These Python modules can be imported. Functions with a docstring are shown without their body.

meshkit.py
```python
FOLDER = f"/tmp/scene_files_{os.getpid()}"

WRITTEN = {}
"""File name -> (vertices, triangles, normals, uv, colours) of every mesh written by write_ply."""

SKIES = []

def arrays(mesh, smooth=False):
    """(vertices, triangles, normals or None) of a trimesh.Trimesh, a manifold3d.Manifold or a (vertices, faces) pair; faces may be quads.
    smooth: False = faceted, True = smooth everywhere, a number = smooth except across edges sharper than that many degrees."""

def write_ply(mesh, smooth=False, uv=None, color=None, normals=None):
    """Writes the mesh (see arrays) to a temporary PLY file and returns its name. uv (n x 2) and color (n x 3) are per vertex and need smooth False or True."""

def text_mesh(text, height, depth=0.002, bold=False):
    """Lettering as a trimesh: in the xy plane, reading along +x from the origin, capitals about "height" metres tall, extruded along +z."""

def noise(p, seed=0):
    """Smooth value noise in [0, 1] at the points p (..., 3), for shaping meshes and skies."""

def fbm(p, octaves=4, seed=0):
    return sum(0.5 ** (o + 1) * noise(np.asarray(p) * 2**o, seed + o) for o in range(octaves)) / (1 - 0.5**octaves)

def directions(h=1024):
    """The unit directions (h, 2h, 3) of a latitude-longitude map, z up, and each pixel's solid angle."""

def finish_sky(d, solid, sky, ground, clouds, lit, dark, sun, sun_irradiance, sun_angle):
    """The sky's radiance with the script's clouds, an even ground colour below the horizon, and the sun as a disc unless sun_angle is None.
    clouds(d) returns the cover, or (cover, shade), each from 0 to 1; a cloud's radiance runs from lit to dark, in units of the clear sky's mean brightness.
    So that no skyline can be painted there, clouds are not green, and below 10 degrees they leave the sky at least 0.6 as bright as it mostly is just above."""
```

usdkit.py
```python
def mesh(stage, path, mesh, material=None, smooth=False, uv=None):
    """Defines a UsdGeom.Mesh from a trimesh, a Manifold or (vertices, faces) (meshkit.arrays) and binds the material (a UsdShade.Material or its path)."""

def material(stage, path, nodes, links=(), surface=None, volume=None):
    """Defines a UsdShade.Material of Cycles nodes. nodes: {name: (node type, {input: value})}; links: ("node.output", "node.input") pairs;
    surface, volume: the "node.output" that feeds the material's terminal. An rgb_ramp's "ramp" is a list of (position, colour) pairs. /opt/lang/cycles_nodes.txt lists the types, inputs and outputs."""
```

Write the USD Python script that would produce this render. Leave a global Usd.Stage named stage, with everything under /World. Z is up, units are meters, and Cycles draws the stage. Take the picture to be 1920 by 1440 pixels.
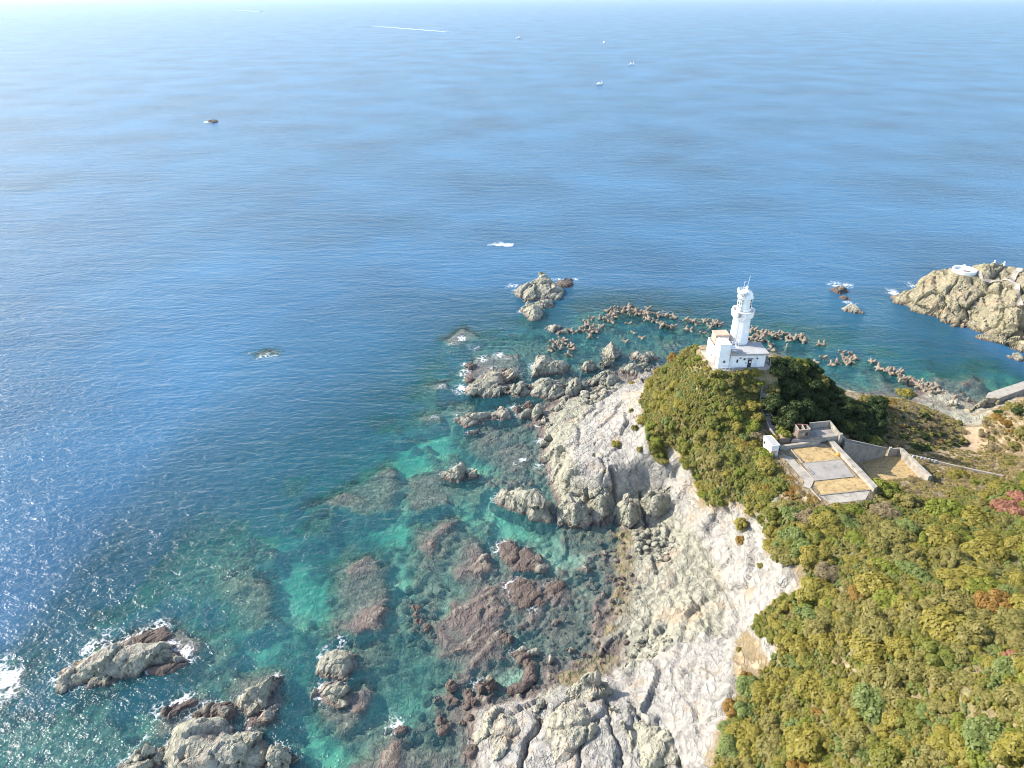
import math, random
import numpy as np
import trimesh, shapely, usdkit, meshkit
from shapely.geometry import Polygon
from scipy.interpolate import LinearNDInterpolator, NearestNDInterpolator
from scipy.ndimage import gaussian_filter
from scipy.spatial import cKDTree
from pxr import Usd, UsdGeom, UsdLux, UsdShade, Sdf, Gf, Vt

stage = Usd.Stage.CreateInMemory()
UsdGeom.SetStageUpAxis(stage, 'Z'); UsdGeom.SetStageMetersPerUnit(stage, 1.0)
UsdGeom.Xform.Define(stage, '/World')
stage.SetDefaultPrim(stage.GetPrimAtPath('/World'))
UsdGeom.Scope.Define(stage, '/World/Looks')

# ------------------------------------------------------------------ camera, sky, sun, exposure
H, PITCH, FPX = 108.0, math.radians(28.8), 1331.0
CT, ST = math.cos(PITCH), math.sin(PITCH)
cam = UsdGeom.Camera.Define(stage, '/World/camera')
cam.CreateHorizontalApertureAttr(36.0); cam.CreateVerticalApertureAttr(27.0)
cam.CreateFocalLengthAttr(36.0 * FPX / 1920)
cam.CreateClippingRangeAttr(Gf.Vec2f(1.0, 100000.0))
cam.AddTransformOp().Set(Gf.Matrix4d(1, 0, 0, 0, 0, ST, CT, 0, 0, -CT, ST, 0, 0, 0, H, 1))
cam.CreateExposureAttr(1.27)

SUN_AZ, SUN_EL = math.radians(-72), math.radians(33.5)
sun_dir = np.array([math.sin(SUN_AZ) * math.cos(SUN_EL), math.cos(SUN_AZ) * math.cos(SUN_EL), math.sin(SUN_EL)])
sky_mat = usdkit.material(stage, '/World/Looks/sky_light', {
    'sky': ('sky_texture', {'sky_type': 'single_scattering', 'sun_disc': False, 'sun_elevation': SUN_EL,
                            'sun_rotation': math.atan2(sun_dir[0], sun_dir[1]), 'altitude': 100.0, 'air_density': 1.0,
                            'aerosol_density': 1.0, 'ozone_density': 1.0}),
    'bg': ('background_shader', {'strength': 0.15})}, [('sky.color', 'bg.color')], surface='bg.background')
dome = UsdLux.DomeLight.Define(stage, '/World/sky')
UsdShade.MaterialBindingAPI.Apply(dome.GetPrim()).Bind(sky_mat)
sun = UsdLux.DistantLight.Define(stage, '/World/sun')
sun.CreateNormalizeAttr(True); sun.CreateIntensityAttr(0.97); sun.CreateAngleAttr(0.53)
sun.CreateColorAttr(Gf.Vec3f(1.0, 0.95, 0.87))
sz = sun_dir; sx = np.cross([0, 0, 1.0], sz); sx /= np.linalg.norm(sx); sy = np.cross(sz, sx)
sun.AddTransformOp().Set(Gf.Matrix4d(*sx, 0, *sy, 0, *sz, 0, 0, 0, 0, 1))

# ------------------------------------------------------------------ helpers
def unproject(px, py, z):
    u, v = (np.asarray(px, float) - 960) / FPX, (np.asarray(py, float) - 720) / FPX
    D = (H - np.asarray(z, float)) / (ST + v * CT)
    return D * u, D * (CT - v * ST)

def project(x, y, z):
    d = y * CT + (H - z) * ST
    return 960 + FPX * x / d, 720 + FPX * ((H - z) * CT - y * ST) / d

used = {}
def numbered(name):
    n = used.get(name, 0); used[name] = n + 1
    return name if n == 0 else f'{name}_{n:03d}'

def setdata(prim, label=None, cat=None, group=None, kind=None):
    for k, v in (('label', label), ('category', cat), ('group', group), ('kind', kind)):
        if v: prim.SetCustomDataByKey(k, v)
    return prim

def thing(name, label, cat, loc=(0, 0, 0), rotz=0.0, group=None, scale=None):
    x = UsdGeom.Xform.Define(stage, '/World/' + numbered(name))
    x.AddTranslateOp().Set(Gf.Vec3d(*map(float, loc)))
    x.AddRotateZOp().Set(float(math.degrees(rotz)))
    if scale is not None: x.AddScaleOp().Set(Gf.Vec3f(*([float(scale)] * 3 if np.ndim(scale) == 0 else map(float, scale))))
    return setdata(x.GetPrim(), label, cat, group)

def obj(name, mesh, mat, parent=None, smooth=False, attrs=None):
    base = '/World' if parent is None else str(parent.GetPath())
    if parent is None: path = base + '/' + numbered(name)
    else:
        n, path = 0, f'{base}/{name}'
        key = ('p', base, name); n = used.get(key, 0); used[key] = n + 1
        if n: path = f'{base}/{name}_{n:03d}'
    m = usdkit.mesh(stage, path, mesh, mat, smooth=smooth)
    for k, v in (attrs or {}).items():
        UsdGeom.PrimvarsAPI(m).CreatePrimvar(k, Sdf.ValueTypeNames.FloatArray, 'vertex').Set(Vt.FloatArray.FromNumpy(np.asarray(v, np.float32)))
    return m.GetPrim()

def copy_of(src, name, label, loc, rot=(0, 0, 0), scale=1.0, group=None, cat=None):
    x = UsdGeom.Xform.Define(stage, '/World/' + numbered(name))
    p = x.GetPrim()
    p.GetReferences().AddInternalReference(src.GetPath() if hasattr(src, 'GetPath') else Sdf.Path(src))
    p.SetInstanceable(True)
    x.AddTranslateOp().Set(Gf.Vec3d(*map(float, loc)))
    x.AddRotateXYZOp().Set(Gf.Vec3f(*map(float, rot)))
    x.AddScaleOp().Set(Gf.Vec3f(*([float(scale)] * 3 if np.ndim(scale) == 0 else map(float, scale))))
    return setdata(p, label, cat, group)

def box(x0, x1, y0, y1, z0, z1, bevel=0.0):
    b = trimesh.creation.box([x1 - x0, y1 - y0, z1 - z0]); b.apply_translation([(x0 + x1) / 2, (y0 + y1) / 2, (z0 + z1) / 2]); return b

def cat(*ms): return trimesh.util.concatenate([m for m in ms])

def bar(p, q, r, n=6):
    return trimesh.creation.cylinder(radius=r, segment=[p, q], sections=n)

def prism(poly_xy, z0, z1):
    m = trimesh.creation.extrude_polygon(Polygon(poly_xy), z1 - z0, engine='earcut'); m.apply_translation([0, 0, z0]); return m

def lathe(profile, n=24, phase=0.0):
    m = trimesh.creation.revolve(np.asarray(profile, float), sections=n)
    m.apply_transform(trimesh.transformations.rotation_matrix(phase, [0, 0, 1])); return m

def cells(P, scale, seed, aniso=(1, 1, 1), rot=None):
    """Voronoi cells of the points P: cell random (n), tilt term (n), distance to the cell edge (n)."""
    Q = np.asarray(P, float)
    if rot is not None: Q = Q @ rot.T
    Q = Q / (np.asarray(aniso, float) * scale)
    I = np.floor(Q).astype(np.int64)
    f1 = np.full(len(Q), 1e9); f2 = f1.copy(); cid = np.zeros(len(Q), np.int64); cv = np.zeros_like(Q)
    def hsh(h):
        h = (h ^ (h >> 13)) * 1274126177 & 0xFFFFFFFF
        return (h ^ (h >> 16)) & 0xFFFFFFFF
    for a in (-1, 0, 1):
        for b in (-1, 0, 1):
            for c in (-1, 0, 1):
                J = I + [a, b, c]
                h = hsh((J[:, 0] * 374761393 + J[:, 1] * 668265263 + J[:, 2] * 2147483647 + seed * 144665) & 0xFFFFFFFF)
                h2 = hsh(h + 77); h3 = hsh(h + 991)
                C = J + np.stack([h, h2, h3], 1) % 1000 / 1000.0
                V = Q - C
                d = np.sqrt((V * V).sum(1))
                near = d < f1
                f2 = np.where(near, f1, np.minimum(f2, d))
                cid = np.where(near, h, cid); cv = np.where(near[:, None], V, cv)
                f1 = np.where(near, d, f1)
    r = (cid % 997) / 997.0
    t = np.stack([hsh(cid + 5) % 1000, hsh(cid + 9) % 1000, hsh(cid + 13) % 1000], 1) / 500.0 - 1
    return r, (t * cv).sum(1), (f2 - f1) * scale

def euler(a, b, c):
    return trimesh.transformations.euler_matrix(a, b, c)[:3, :3]

STRATA = euler(0.5, 0.35, 0.6)
def rock_relief(P, seed, amp=1.0, fine=True, mid=1.0):
    """Blocky rock relief in metres: tilted plates with broken cracks between, at three sizes."""
    W = P + 0.7 * (np.stack([meshkit.fbm(P * 0.3 + k * 31.7, 2, seed + k) for k in range(3)], -1) - 0.5) * 2
    msk = smooth01(.40, .60, meshkit.fbm(P * .22 + 5.3, 3, seed + 21))
    r, t, e = cells(W, 6.0, seed, (0.8, 2.2, 0.8), STRATA)
    d = 1.3 * (r - 0.5) + 1.3 * t - 1.0 * np.exp(-e / 0.22) * (.25 + .75 * msk)
    r, t, e = cells(W, 2.2, seed + 5, (0.7, 2.6, 0.6), STRATA)
    d += mid * (0.42 * (r - 0.5) + 0.42 * t) - 0.36 * np.exp(-e / 0.12) * msk * np.sqrt(mid)
    if fine:
        r, t, e = cells(W, 0.9, seed + 9, (0.8, 2.4, 0.5), STRATA)
        d += mid * (0.08 * (r - 0.5) + 0.09 * t)
    d += 0.45 * (meshkit.fbm(P * 0.35, 4, seed + 3) - 0.5)
    return amp * d

def grid_faces(nx, ny):
    i = np.arange(nx * ny).reshape(ny, nx)
    a, b, c, d = i[:-1, :-1].ravel(), i[:-1, 1:].ravel(), i[1:, 1:].ravel(), i[1:, :-1].ravel()
    k = np.arange(len(a)); odd = ((k // (nx - 1) + k % (nx - 1)) % 2 == 0)[:, None]
    t1 = np.where(odd, np.stack([a, b, c], 1), np.stack([a, b, d], 1))
    t2 = np.where(odd, np.stack([a, c, d], 1), np.stack([b, c, d], 1))
    return np.vstack([t1, t2])

def vertex_normals(v, f):
    n = np.zeros_like(v); fn = np.cross(v[f[:, 1]] - v[f[:, 0]], v[f[:, 2]] - v[f[:, 0]])
    for k in range(3): np.add.at(n, f[:, k], fn)
    return n / np.maximum(np.linalg.norm(n, axis=1, keepdims=True), 1e-9)

def inside(poly, x, y):
    return shapely.contains_xy(Polygon(poly).buffer(0), np.asarray(x), np.asarray(y))

def smooth01(a, b, x):
    t = np.clip((x - a) / (b - a), 0, 1); return t * t * (3 - 2 * t)

# zoomed readings of the photograph -> its pixels
def Z(x0, y0, s):
    return lambda pts: [(x0 + s * a, y0 + s * b) for a, b in pts]
Z5, Z6, Z7, Z8 = Z(760, 480, .28125), Z(760, 800, .29167), Z(760, 1040, .41667), Z(0, 1100, .41667)
Z1, ZT, ZC, Z4, ZR = Z(1160, 480, .25), Z(1280, 500, 1 / 6.545), Z(1390, 770, .13542), Z(1600, 460, 1 / 4.5), Z(1500, 660, .21875)

# ------------------------------------------------------------------ materials
def rock_material(name, tint=(1, 1, 1), tide=0.5, terrain=False):
    N = {
        'geo': ('geometry', {}),
        'sep': ('separate_xyz', {}),
        'n1': ('noise_texture', {'scale': 0.16, 'detail': 5.0, 'roughness': 0.6}),
        'n2': ('noise_texture', {'scale': 1.1, 'detail': 6.0, 'roughness': 0.65, 'distortion': 0.6}),
        'n3': ('noise_texture', {'scale': 0.45, 'detail': 4.0, 'roughness': 0.6}),
        'green': ('mix_color', {'a': (0.215, 0.212, 0.155), 'b': (0.33, 0.31, 0.24)}),
        'grey': ('mix_color', {'a': (0.255, 0.24, 0.215), 'b': (0.335, 0.313, 0.28)}),
        'r1': ('rgb_ramp', {'ramp': [(0.45, (0, 0, 0)), (0.75, (1, 1, 1))]}),
        'r2': ('rgb_ramp', {'ramp': [(0.29, (0.45, 0.43, 0.41)), (0.41, (0.90, 0.89, 0.88)), (0.7, (1.12, 1.12, 1.1))]}),
        'tone': ('mix_color', {}),
        'grain': ('mix_color', {'blend_type': 'multiply', 'fac': 1.0, 'use_clamp': False}),
        'och': ('rgb_ramp', {'ramp': [(0.55, (0, 0, 0)), (0.72, (0.6, 0.6, 0.6))]}),
        'ochre': ('mix_color', {'b': (0.36, 0.25, 0.14)}),
        'tz': ('math', {'math_type': 'multiply_add', 'value2': -1.6, 'value3': 0.8 + tide}),
        'tm': ('math', {'math_type': 'subtract'}),
        'tf': ('map_range', {'from_min': -0.45, 'from_max': 0.5, 'to_min': 0.0, 'to_max': 1.0, 'clamp': True}),
        'tidec': ('mix_color', {'a': (0.07, 0.054, 0.05), 'b': (0.19, 0.145, 0.12)}),
        'tide': ('mix_color', {}),
        'tint': ('mix_color', {'blend_type': 'multiply', 'fac': 1.0, 'b': tint}),
        'vor': ('voronoi_texture', {'feature': 'distance_to_edge', 'scale': 0.42, 'randomness': 1.0}),
        'ckm': ('map_range', {'from_min': 0.40, 'from_max': 0.58, 'to_min': 0.0, 'to_max': 0.5, 'clamp': True}),
        'map': ('mapping', {'rotation': (0.5, 0.35, 0.6), 'scale': (1.4, 0.45, 1.8)}),
        'warp': ('vector_math', {'math_type': 'multiply_add', 'vector2': (1.6, 1.6, 1.6)}),
        'crk': ('map_range', {'from_min': 0.0, 'from_max': 0.10, 'to_min': 0.0, 'to_max': 1.0, 'clamp': True}),
        'hb': ('math', {'math_type': 'multiply_add'}),
        'hn': ('math', {'math_type': 'multiply', 'value2': 0.2}),
        'bump': ('bump', {'strength': 0.75, 'distance': 1.0}),
        'crkc': ('mix_color', {'blend_type': 'multiply', 'a': (1, 1, 1), 'b': (1, 1, 1)}),
        'p': ('principled_bsdf', {'roughness': 0.85, 'specular_ior_level': 0.25}),
    }
    L = [('geo.position', 'sep.vector'), ('geo.position', 'n1.vector'), ('geo.position', 'n2.vector'), ('geo.position', 'n3.vector'),
         ('n1.fac', 'r1.fac'), ('n3.fac', 'green.fac'), ('n3.fac', 'grey.fac'), ('green.result', 'tone.a'), ('grey.result', 'tone.b'),
         ('tone.result', 'grain.a'), ('n2.fac', 'r2.fac'), ('r2.color', 'grain.b'),
         ('n1.fac', 'och.fac'), ('och.color', 'ochre.fac'), ('grain.result', 'ochre.a'),
         ('n3.fac', 'tz.value1'), ('sep.z', 'tm.value1'), ('tz.value', 'tm.value2'), ('tm.value', 'tf.value'),
         ('n2.fac', 'tidec.fac'), ('tf.result', 'tide.fac'), ('tidec.result', 'tide.a'), ('ochre.result', 'tide.b'),
         ('geo.position', 'map.vector'), ('n2.color', 'warp.vector1'), ('map.vector', 'warp.vector3'), ('warp.vector', 'vor.vector'),
         ('vor.distance', 'crk.value'), ('crk.result', 'hb.value1'), ('n3.fac', 'ckm.value'), ('ckm.result', 'hb.value2'), ('n2.fac', 'hn.value1'), ('hn.value', 'hb.value3'), ('hb.value', 'bump.height'),
         ('bump.normal', 'p.normal')]
    if not terrain:
        L += [('r1.color', 'tone.fac'), ('tide.result', 'tint.a'), ('tint.result', 'p.base_color')]
    else:
        N |= {
            'atone': ('attribute', {'attribute': 'tone'}), 'asoil': ('attribute', {'attribute': 'soil'}),
            'asand': ('attribute', {'attribute': 'sand'}), 'aalg': ('attribute', {'attribute': 'algae'}),
            'tadd': ('math', {'math_type': 'multiply_add', 'value2': 0.55, 'use_clamp': True}),
            'soilc': ('rgb_ramp', {'ramp': [(0.3, (0.13, 0.10, 0.055)), (0.5, (0.24, 0.18, 0.10)), (0.7, (0.37, 0.285, 0.18))]}),
            'soil': ('mix_color', {}),
            'alit': ('attribute', {'attribute': 'litter'}), 'lit': ('mix_color', {'b': (0.17, 0.15, 0.06)}),
            'algc': ('rgb_ramp', {'ramp': [(0.35, (0.10, 0.115, 0.045)), (0.5, (0.19, 0.155, 0.085)), (0.65, (0.22, 0.15, 0.10))]}),
            'alg': ('mix_color', {}),
            'uz': ('map_range', {'from_min': -1.0, 'from_max': 0.1, 'to_min': 0.0, 'to_max': 1.0, 'clamp': True}),
            'reef': ('rgb_ramp', {'ramp': [(0.3, (0.06, 0.05, 0.045)), (0.5, (0.14, 0.105, 0.085)), (0.68, (0.25, 0.19, 0.13))]}),
            'sandc': ('mix_color', {'b': (0.36, 0.38, 0.28)}),
            'under': ('mix_color', {}),
        }
        L += [('r1.color', 'tadd.value1'), ('atone.fac', 'tadd.value3'), ('tadd.value', 'tone.fac'),
              ('tide.result', 'alg.a'), ('n2.fac', 'algc.fac'), ('algc.color', 'alg.b'), ('aalg.fac', 'alg.fac'),
              ('alg.result', 'soil.a'), ('n3.fac', 'soilc.fac'), ('soilc.color', 'lit.a'), ('alit.fac', 'lit.fac'), ('lit.result', 'soil.b'), ('asoil.fac', 'soil.fac'),
              ('n2.fac', 'reef.fac'), ('reef.color', 'sandc.a'), ('asand.fac', 'sandc.fac'),
              ('sep.z', 'uz.value'), ('uz.result', 'under.fac'), ('sandc.result', 'under.a'), ('soil.result', 'under.b'),
              ('under.result', 'tint.a'), ('tint.result', 'p.base_color')]
    return usdkit.material(stage, '/World/Looks/' + name, N, L, surface='p.BSDF')

def plain(name, color, rough=0.7, var=0.25, scale=3.0, bump=0.0, metallic=0.0, spec=0.3):
    c = np.array(color, float)
    N = {'geo': ('geometry', {}), 'n': ('noise_texture', {'scale': scale, 'detail': 6.0, 'roughness': 0.65}),
         'r': ('rgb_ramp', {'ramp': [(0.28, c * (1 - var)), (0.5, c), (0.75, np.minimum(c * (1 + 0.5 * var), 0.9))]}),
         'p': ('principled_bsdf', {'roughness': rough, 'metallic': metallic, 'specular_ior_level': spec})}
    L = [('geo.position', 'n.vector'), ('n.fac', 'r.fac'), ('r.color', 'p.base_color')]
    if bump:
        N['b'] = ('bump', {'strength': 0.8, 'distance': bump}); L += [('n.fac', 'b.height'), ('b.normal', 'p.normal')]
    return usdkit.material(stage, '/World/Looks/' + name, N, L, surface='p.BSDF')

def leaf_material(name, color, second, rough=0.6):
    N = {'geo': ('geometry', {}), 'oi': ('object_info', {}),
         'n': ('noise_texture', {'scale': 0.35, 'detail': 3.0}),
         'm0': ('mix_color', {'a': color, 'b': second}),
         'rr': ('math', {'math_type': 'multiply_add', 'value2': 0.55, 'value3': 0.0}),
         'ro': ('math', {'math_type': 'multiply_add', 'value2': 0.45, 'use_clamp': True}),
         'v': ('map_range', {'from_min': 0.0, 'from_max': 1.0, 'to_min': 0.65, 'to_max': 1.3}),
         'hsv': ('hsv', {'hue': 0.5, 'saturation': 1.0, 'fac': 1.0}),
         'd': ('diffuse_bsdf', {}), 't': ('translucent_bsdf', {}), 'mx': ('mix_closure', {'fac': 0.45}),
         'g': ('glossy_bsdf', {'roughness': 0.45, 'color': (0.5, 0.5, 0.5)}), 'mg': ('mix_closure', {'fac': 0.03})}
    L = [('geo.random_per_island', 'rr.value1'), ('rr.value', 'ro.value3'), ('oi.random', 'ro.value1'), ('ro.value', 'm0.fac'),
         ('m0.result', 'hsv.color'), ('geo.random_per_island', 'v.value'), ('v.result', 'hsv.value'),
         ('hsv.color', 'd.color'), ('hsv.color', 't.color'), ('d.BSDF', 'mx.closure1'), ('t.BSDF', 'mx.closure2'),
         ('mx.closure', 'mg.closure1'), ('g.BSDF', 'mg.closure2')]
    return usdkit.material(stage, '/World/Looks/' + name, N, L, surface='mg.closure')

M_rock = rock_material('weathered_rock')
M_brown = rock_material('wet_brown_rock', (0.88, 0.86, 0.82), tide=1.6)
M_pale = rock_material('pale_rock', (1.12, 1.10, 1.08), tide=0.6)
M_islet = rock_material('sandy_islet_rock', (0.95, 0.88, 0.74), tide=0.5)
M_ground = rock_material('headland_ground', terrain=True)
M_white = plain('white_paint', (0.68, 0.68, 0.67), 0.55, 0.14, 0.7)
M_roof = plain('grey_roof', (0.34, 0.33, 0.32), 0.8, 0.18, 0.8)
M_conc = plain('concrete', (0.31, 0.275, 0.225), 0.9, 0.55, 0.7, 0.01)
M_pave = plain('pale_paving', (0.32, 0.285, 0.235), 0.9, 0.45, 0.6, 0.01)
M_pad = plain('grey_slab', (0.27, 0.245, 0.215), 0.9, 0.4, 0.5, 0.01)
M_ruin = plain('stained_wall', (0.20, 0.155, 0.12), 0.9, 0.4, 1.2, 0.02)
M_red = plain('rusty_red', (0.30, 0.10, 0.07), 0.8, 0.3, 2.0)
M_tan = plain('tan_render', (0.42, 0.30, 0.22), 0.85, 0.2, 1.0)
M_brownp = plain('brown_door_paint', (0.30, 0.20, 0.14), 0.6, 0.15, 2.0)
M_dark = plain('dark_frame', (0.03, 0.033, 0.036), 0.4, 0.2, 2.0)
M_grey = plain('grey_metal', (0.35, 0.36, 0.37), 0.4, 0.15, 2.0, metallic=0.6)
M_tetra = plain('barnacled_concrete', (0.215, 0.175, 0.13), 0.9, 0.6, 1.3, 0.08)
M_grass = plain('dry_grass', (0.37, 0.26, 0.12), 0.95, 0.6, 1.4, 0.1)
M_soil = plain('dry_soil', (0.36, 0.26, 0.16), 0.95, 0.35, 1.0, 0.05)
M_orange = plain('orange_paint', (0.65, 0.25, 0.05), 0.6, 0.1)
M_bark = plain('bark', (0.14, 0.10, 0.07), 0.9, 0.3, 4.0)
M_glass = usdkit.material(stage, '/World/Looks/pane_glass', {
    't': ('transparent_bsdf', {'color': (0.9, 0.94, 0.95)}), 'g': ('glossy_bsdf', {'roughness': 0.03, 'color': (1, 1, 1)}),
    'f': ('fresnel', {'IOR': 1.5}), 'm': ('mix_closure', {})},
    [('f.fac', 'm.fac'), ('t.BSDF', 'm.closure1'), ('g.BSDF', 'm.closure2')], surface='m.closure')
M_lens = usdkit.material(stage, '/World/Looks/lens_glass', {'p': ('principled_bsdf', {'base_color': (0.75, 0.82, 0.78), 'roughness': 0.08, 'transmission_weight': 0.6, 'ior': 1.5})}, surface='p.BSDF')
# ------------------------------------------------------------------ the headland and the sea bed: one sheet
CP = []   # (pixel x, pixel y, height) readings, unprojected to the place they stand
def cp(*rows): CP.extend(rows)
# sea bed
cp((-150, 1440, -8), (0, 1440, -6), (0, 1200, -9), (-150, 1100, -12), (0, 900, -18), (0, 600, -26), (-250, 700, -26), (300, 700, -22), (300, 1000, -11), (200, 1150, -7), (100, 1350, -5),
   (400, 1250, -4.5), (550, 1150, -4), (600, 1000, -5.5), (500, 900, -9), (600, 800, -13), (700, 700, -13), (800, 760, -7), (700, 850, -7), (800, 840, -4),
   (760, 1000, -3.5), (900, 830, -3), (850, 950, -3.2), (950, 1000, -2.6), (900, 1100, -1.8), (1050, 1050, -1.3), (1110, 1100, -.8), (1000, 1200, -.9),
   (900, 1250, -1.3), (800, 1300, -2.2), (700, 1300, -2.8), (620, 1420, -3.2), (800, 1420, -1.8), (700, 1180, -2.8), (560, 1350, -3.4), (400, 1400, -3.5),
   (900, 600, -13), (1000, 620, -6), (1100, 640, -3), (1200, 640, -3.8), (1150, 600, -6), (1250, 612, -5), (1100, 555, -18), (1300, 562, -18), (1000, 480, -26),
   (1500, 590, -15), (1600, 630, -11), (1700, 660, -11), (1800, 700, -9), (1450, 640, -4.5), (1550, 700, -4.5), (1650, 722, -3.8), (1780, 745, -3), (1850, 705, -8), (1830, 735, -5), (1870, 738, -5), (1800, 748, -2.5), (1852, 752, -3), (1650, 560, -20),
   (1700, 600, -10), (1550, 540, -22), (1900, 690, -4), (1900, 640, -4), (1400, 540, -24), (1200, 520, -24), (800, 600, -18), (600, 600, -26), (1990, 560, -12), (1990, 640, -4), (2100, 600, -10),
   (850, 740, -5), (960, 700, -4), (900, 780, -4), (1000, 760, -3), (1090, 700, -2.5), (1200, 680, -1.5), (1000, 850, -2), (1030, 940, -2), (1040, 1000, -2), (1130, 1010, -1.2))
# shore of the inlet and the bouldery flat
cp((880, 1440, -.6), (870, 1380, -.8), (915, 1310, -.8), (1000, 1300, -.6), (1050, 1270, -.2), (1100, 1290, .3), (1150, 1250, .35), (1170, 1230, .6), (1190, 1190, .8), (1150, 1150, .1), (1120, 1180, -.1),
   (1180, 1100, .5), (1170, 1040, .2), (1160, 1000, -.1), (1210, 990, .4), (1100, 1220, -.1), (1240, 1180, 2.0), (1230, 1100, 1.6), (1220, 1040, 1.2), (1260, 1010, 1.8))
# rock aprons at the bottom of the picture
cp((900, 1340, 1.2), (960, 1330, 2.0), (1040, 1320, 2.6), (920, 1430, 2.4), (1000, 1440, 3.2), (1080, 1380, 4.0), (1150, 1350, 4.5), (1100, 1440, 4.5), (1200, 1440, 5), (1260, 1440, 5.0), (1230, 1390, 4.5), (1170, 1300, 3.0),
   (1120, 1290, 3.0), (1200, 1290, 3.2), (1290, 1430, 6.5), (1200, 1250, 3.0), (1280, 1210, 6.0), (1250, 1320, 6.0), (1310, 1380, 9.0), (1340, 1250, 9.5), (1380, 1210, 10.5), (1335, 1440, 11), (1300, 1150, 5.5), (1340, 1120, 6.5), (1290, 1090, 4.2), (1310, 1040, 4.0),
   (1370, 1150, 8), (1350, 1080, 6.5))
# cliff under the compound, its brink
cp((1300, 990, 3.5), (1330, 1000, 5.5), (1290, 930, 7), (1330, 960, 11), (1380, 950, 13.5), (1410, 1000, 13), (1400, 1080, 11), (1450, 1090, 15.5), (1440, 1010, 16), (1430, 970, 17.5), (1500, 1030, 21), (1525, 1110, 21), (1480, 1110, 18.5),
   (1415, 1160, 12.5), (1470, 1190, 16.5), (1445, 1235, 14.5), (1390, 1290, 11.5), (1355, 1370, 11.5), (1345, 1440, 11.8))
# western promontory
cp((1060, 985, -.3), (1110, 992, -.3), (1150, 990, -.2), (1210, 985, .6), (1055, 930, 1.2), (1105, 935, 2.5), (1150, 930, 2.5), (1200, 930, 2.8), (1240, 930, 2.8), (1270, 960, 3.4), (1060, 870, 8), (1110, 860, 10), (1150, 868, 11.3), (1175, 880, 8.5), (1205, 890, 5.8), (1245, 888, 6.0), (1265, 862, 11), (1282, 880, 9.5),
   (1055, 895, 4), (1035, 965, -1.5), (1022, 900, -1.0), (1012, 868, -1), (1020, 850, .8), (1012, 800, .3), (1015, 770, .3), (1055, 745, .5), (1120, 738, 1.0), (1170, 720, 1.2), (1215, 705, 1.0), (1060, 800, 3.5), (1080, 830, 6), (1110, 780, 4.5), (1150, 800, 8), (1190, 760, 9), (1140, 750, 3.0), (1200, 730, 5.5), (1170, 840, 9.6), (1210, 850, 11.3), (1215, 800, 13), (1212, 760, 12.5))
# lighthouse hill (ground under the bushes)
cp((1228, 720, 13), (1240, 690, 16), (1280, 662, 23), (1300, 648, 27.5), (1330, 655, 30.3), (1240, 800, 16), (1250, 840, 14), (1290, 760, 23), (1300, 850, 17), (1330, 700, 29), (1340, 930, 14), (1350, 860, 20), (1370, 780, 25), (1330, 800, 22), (1390, 900, 18.5), (1430, 940, 18.8), (1400, 830, 21.5),
   (1480, 950, 20.5), (1500, 985, 20.8), (1345, 692, 31), (1420, 700, 29), (1440, 720, 27.5), (1432, 760, 24.5), (1450, 800, 22))
# shaded eastern side, the ridge running down to the neck of land
cp((1460, 690, 27), (1500, 685, 26), (1540, 720, 22.5), (1570, 745, 19), (1500, 740, 22), (1560, 790, 17.5), (1620, 770, 15.5), (1680, 765, 13.5), (1740, 782, 9.5), (1790, 805, 7.0), (1610, 810, 15.5), (1690, 830, 12.2), (1760, 835, 8.5), (1820, 835, 6), (1815, 800, 4.5), (1830, 775, 3.0), (1800, 770, 1.0), (1835, 765, .6))
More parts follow.
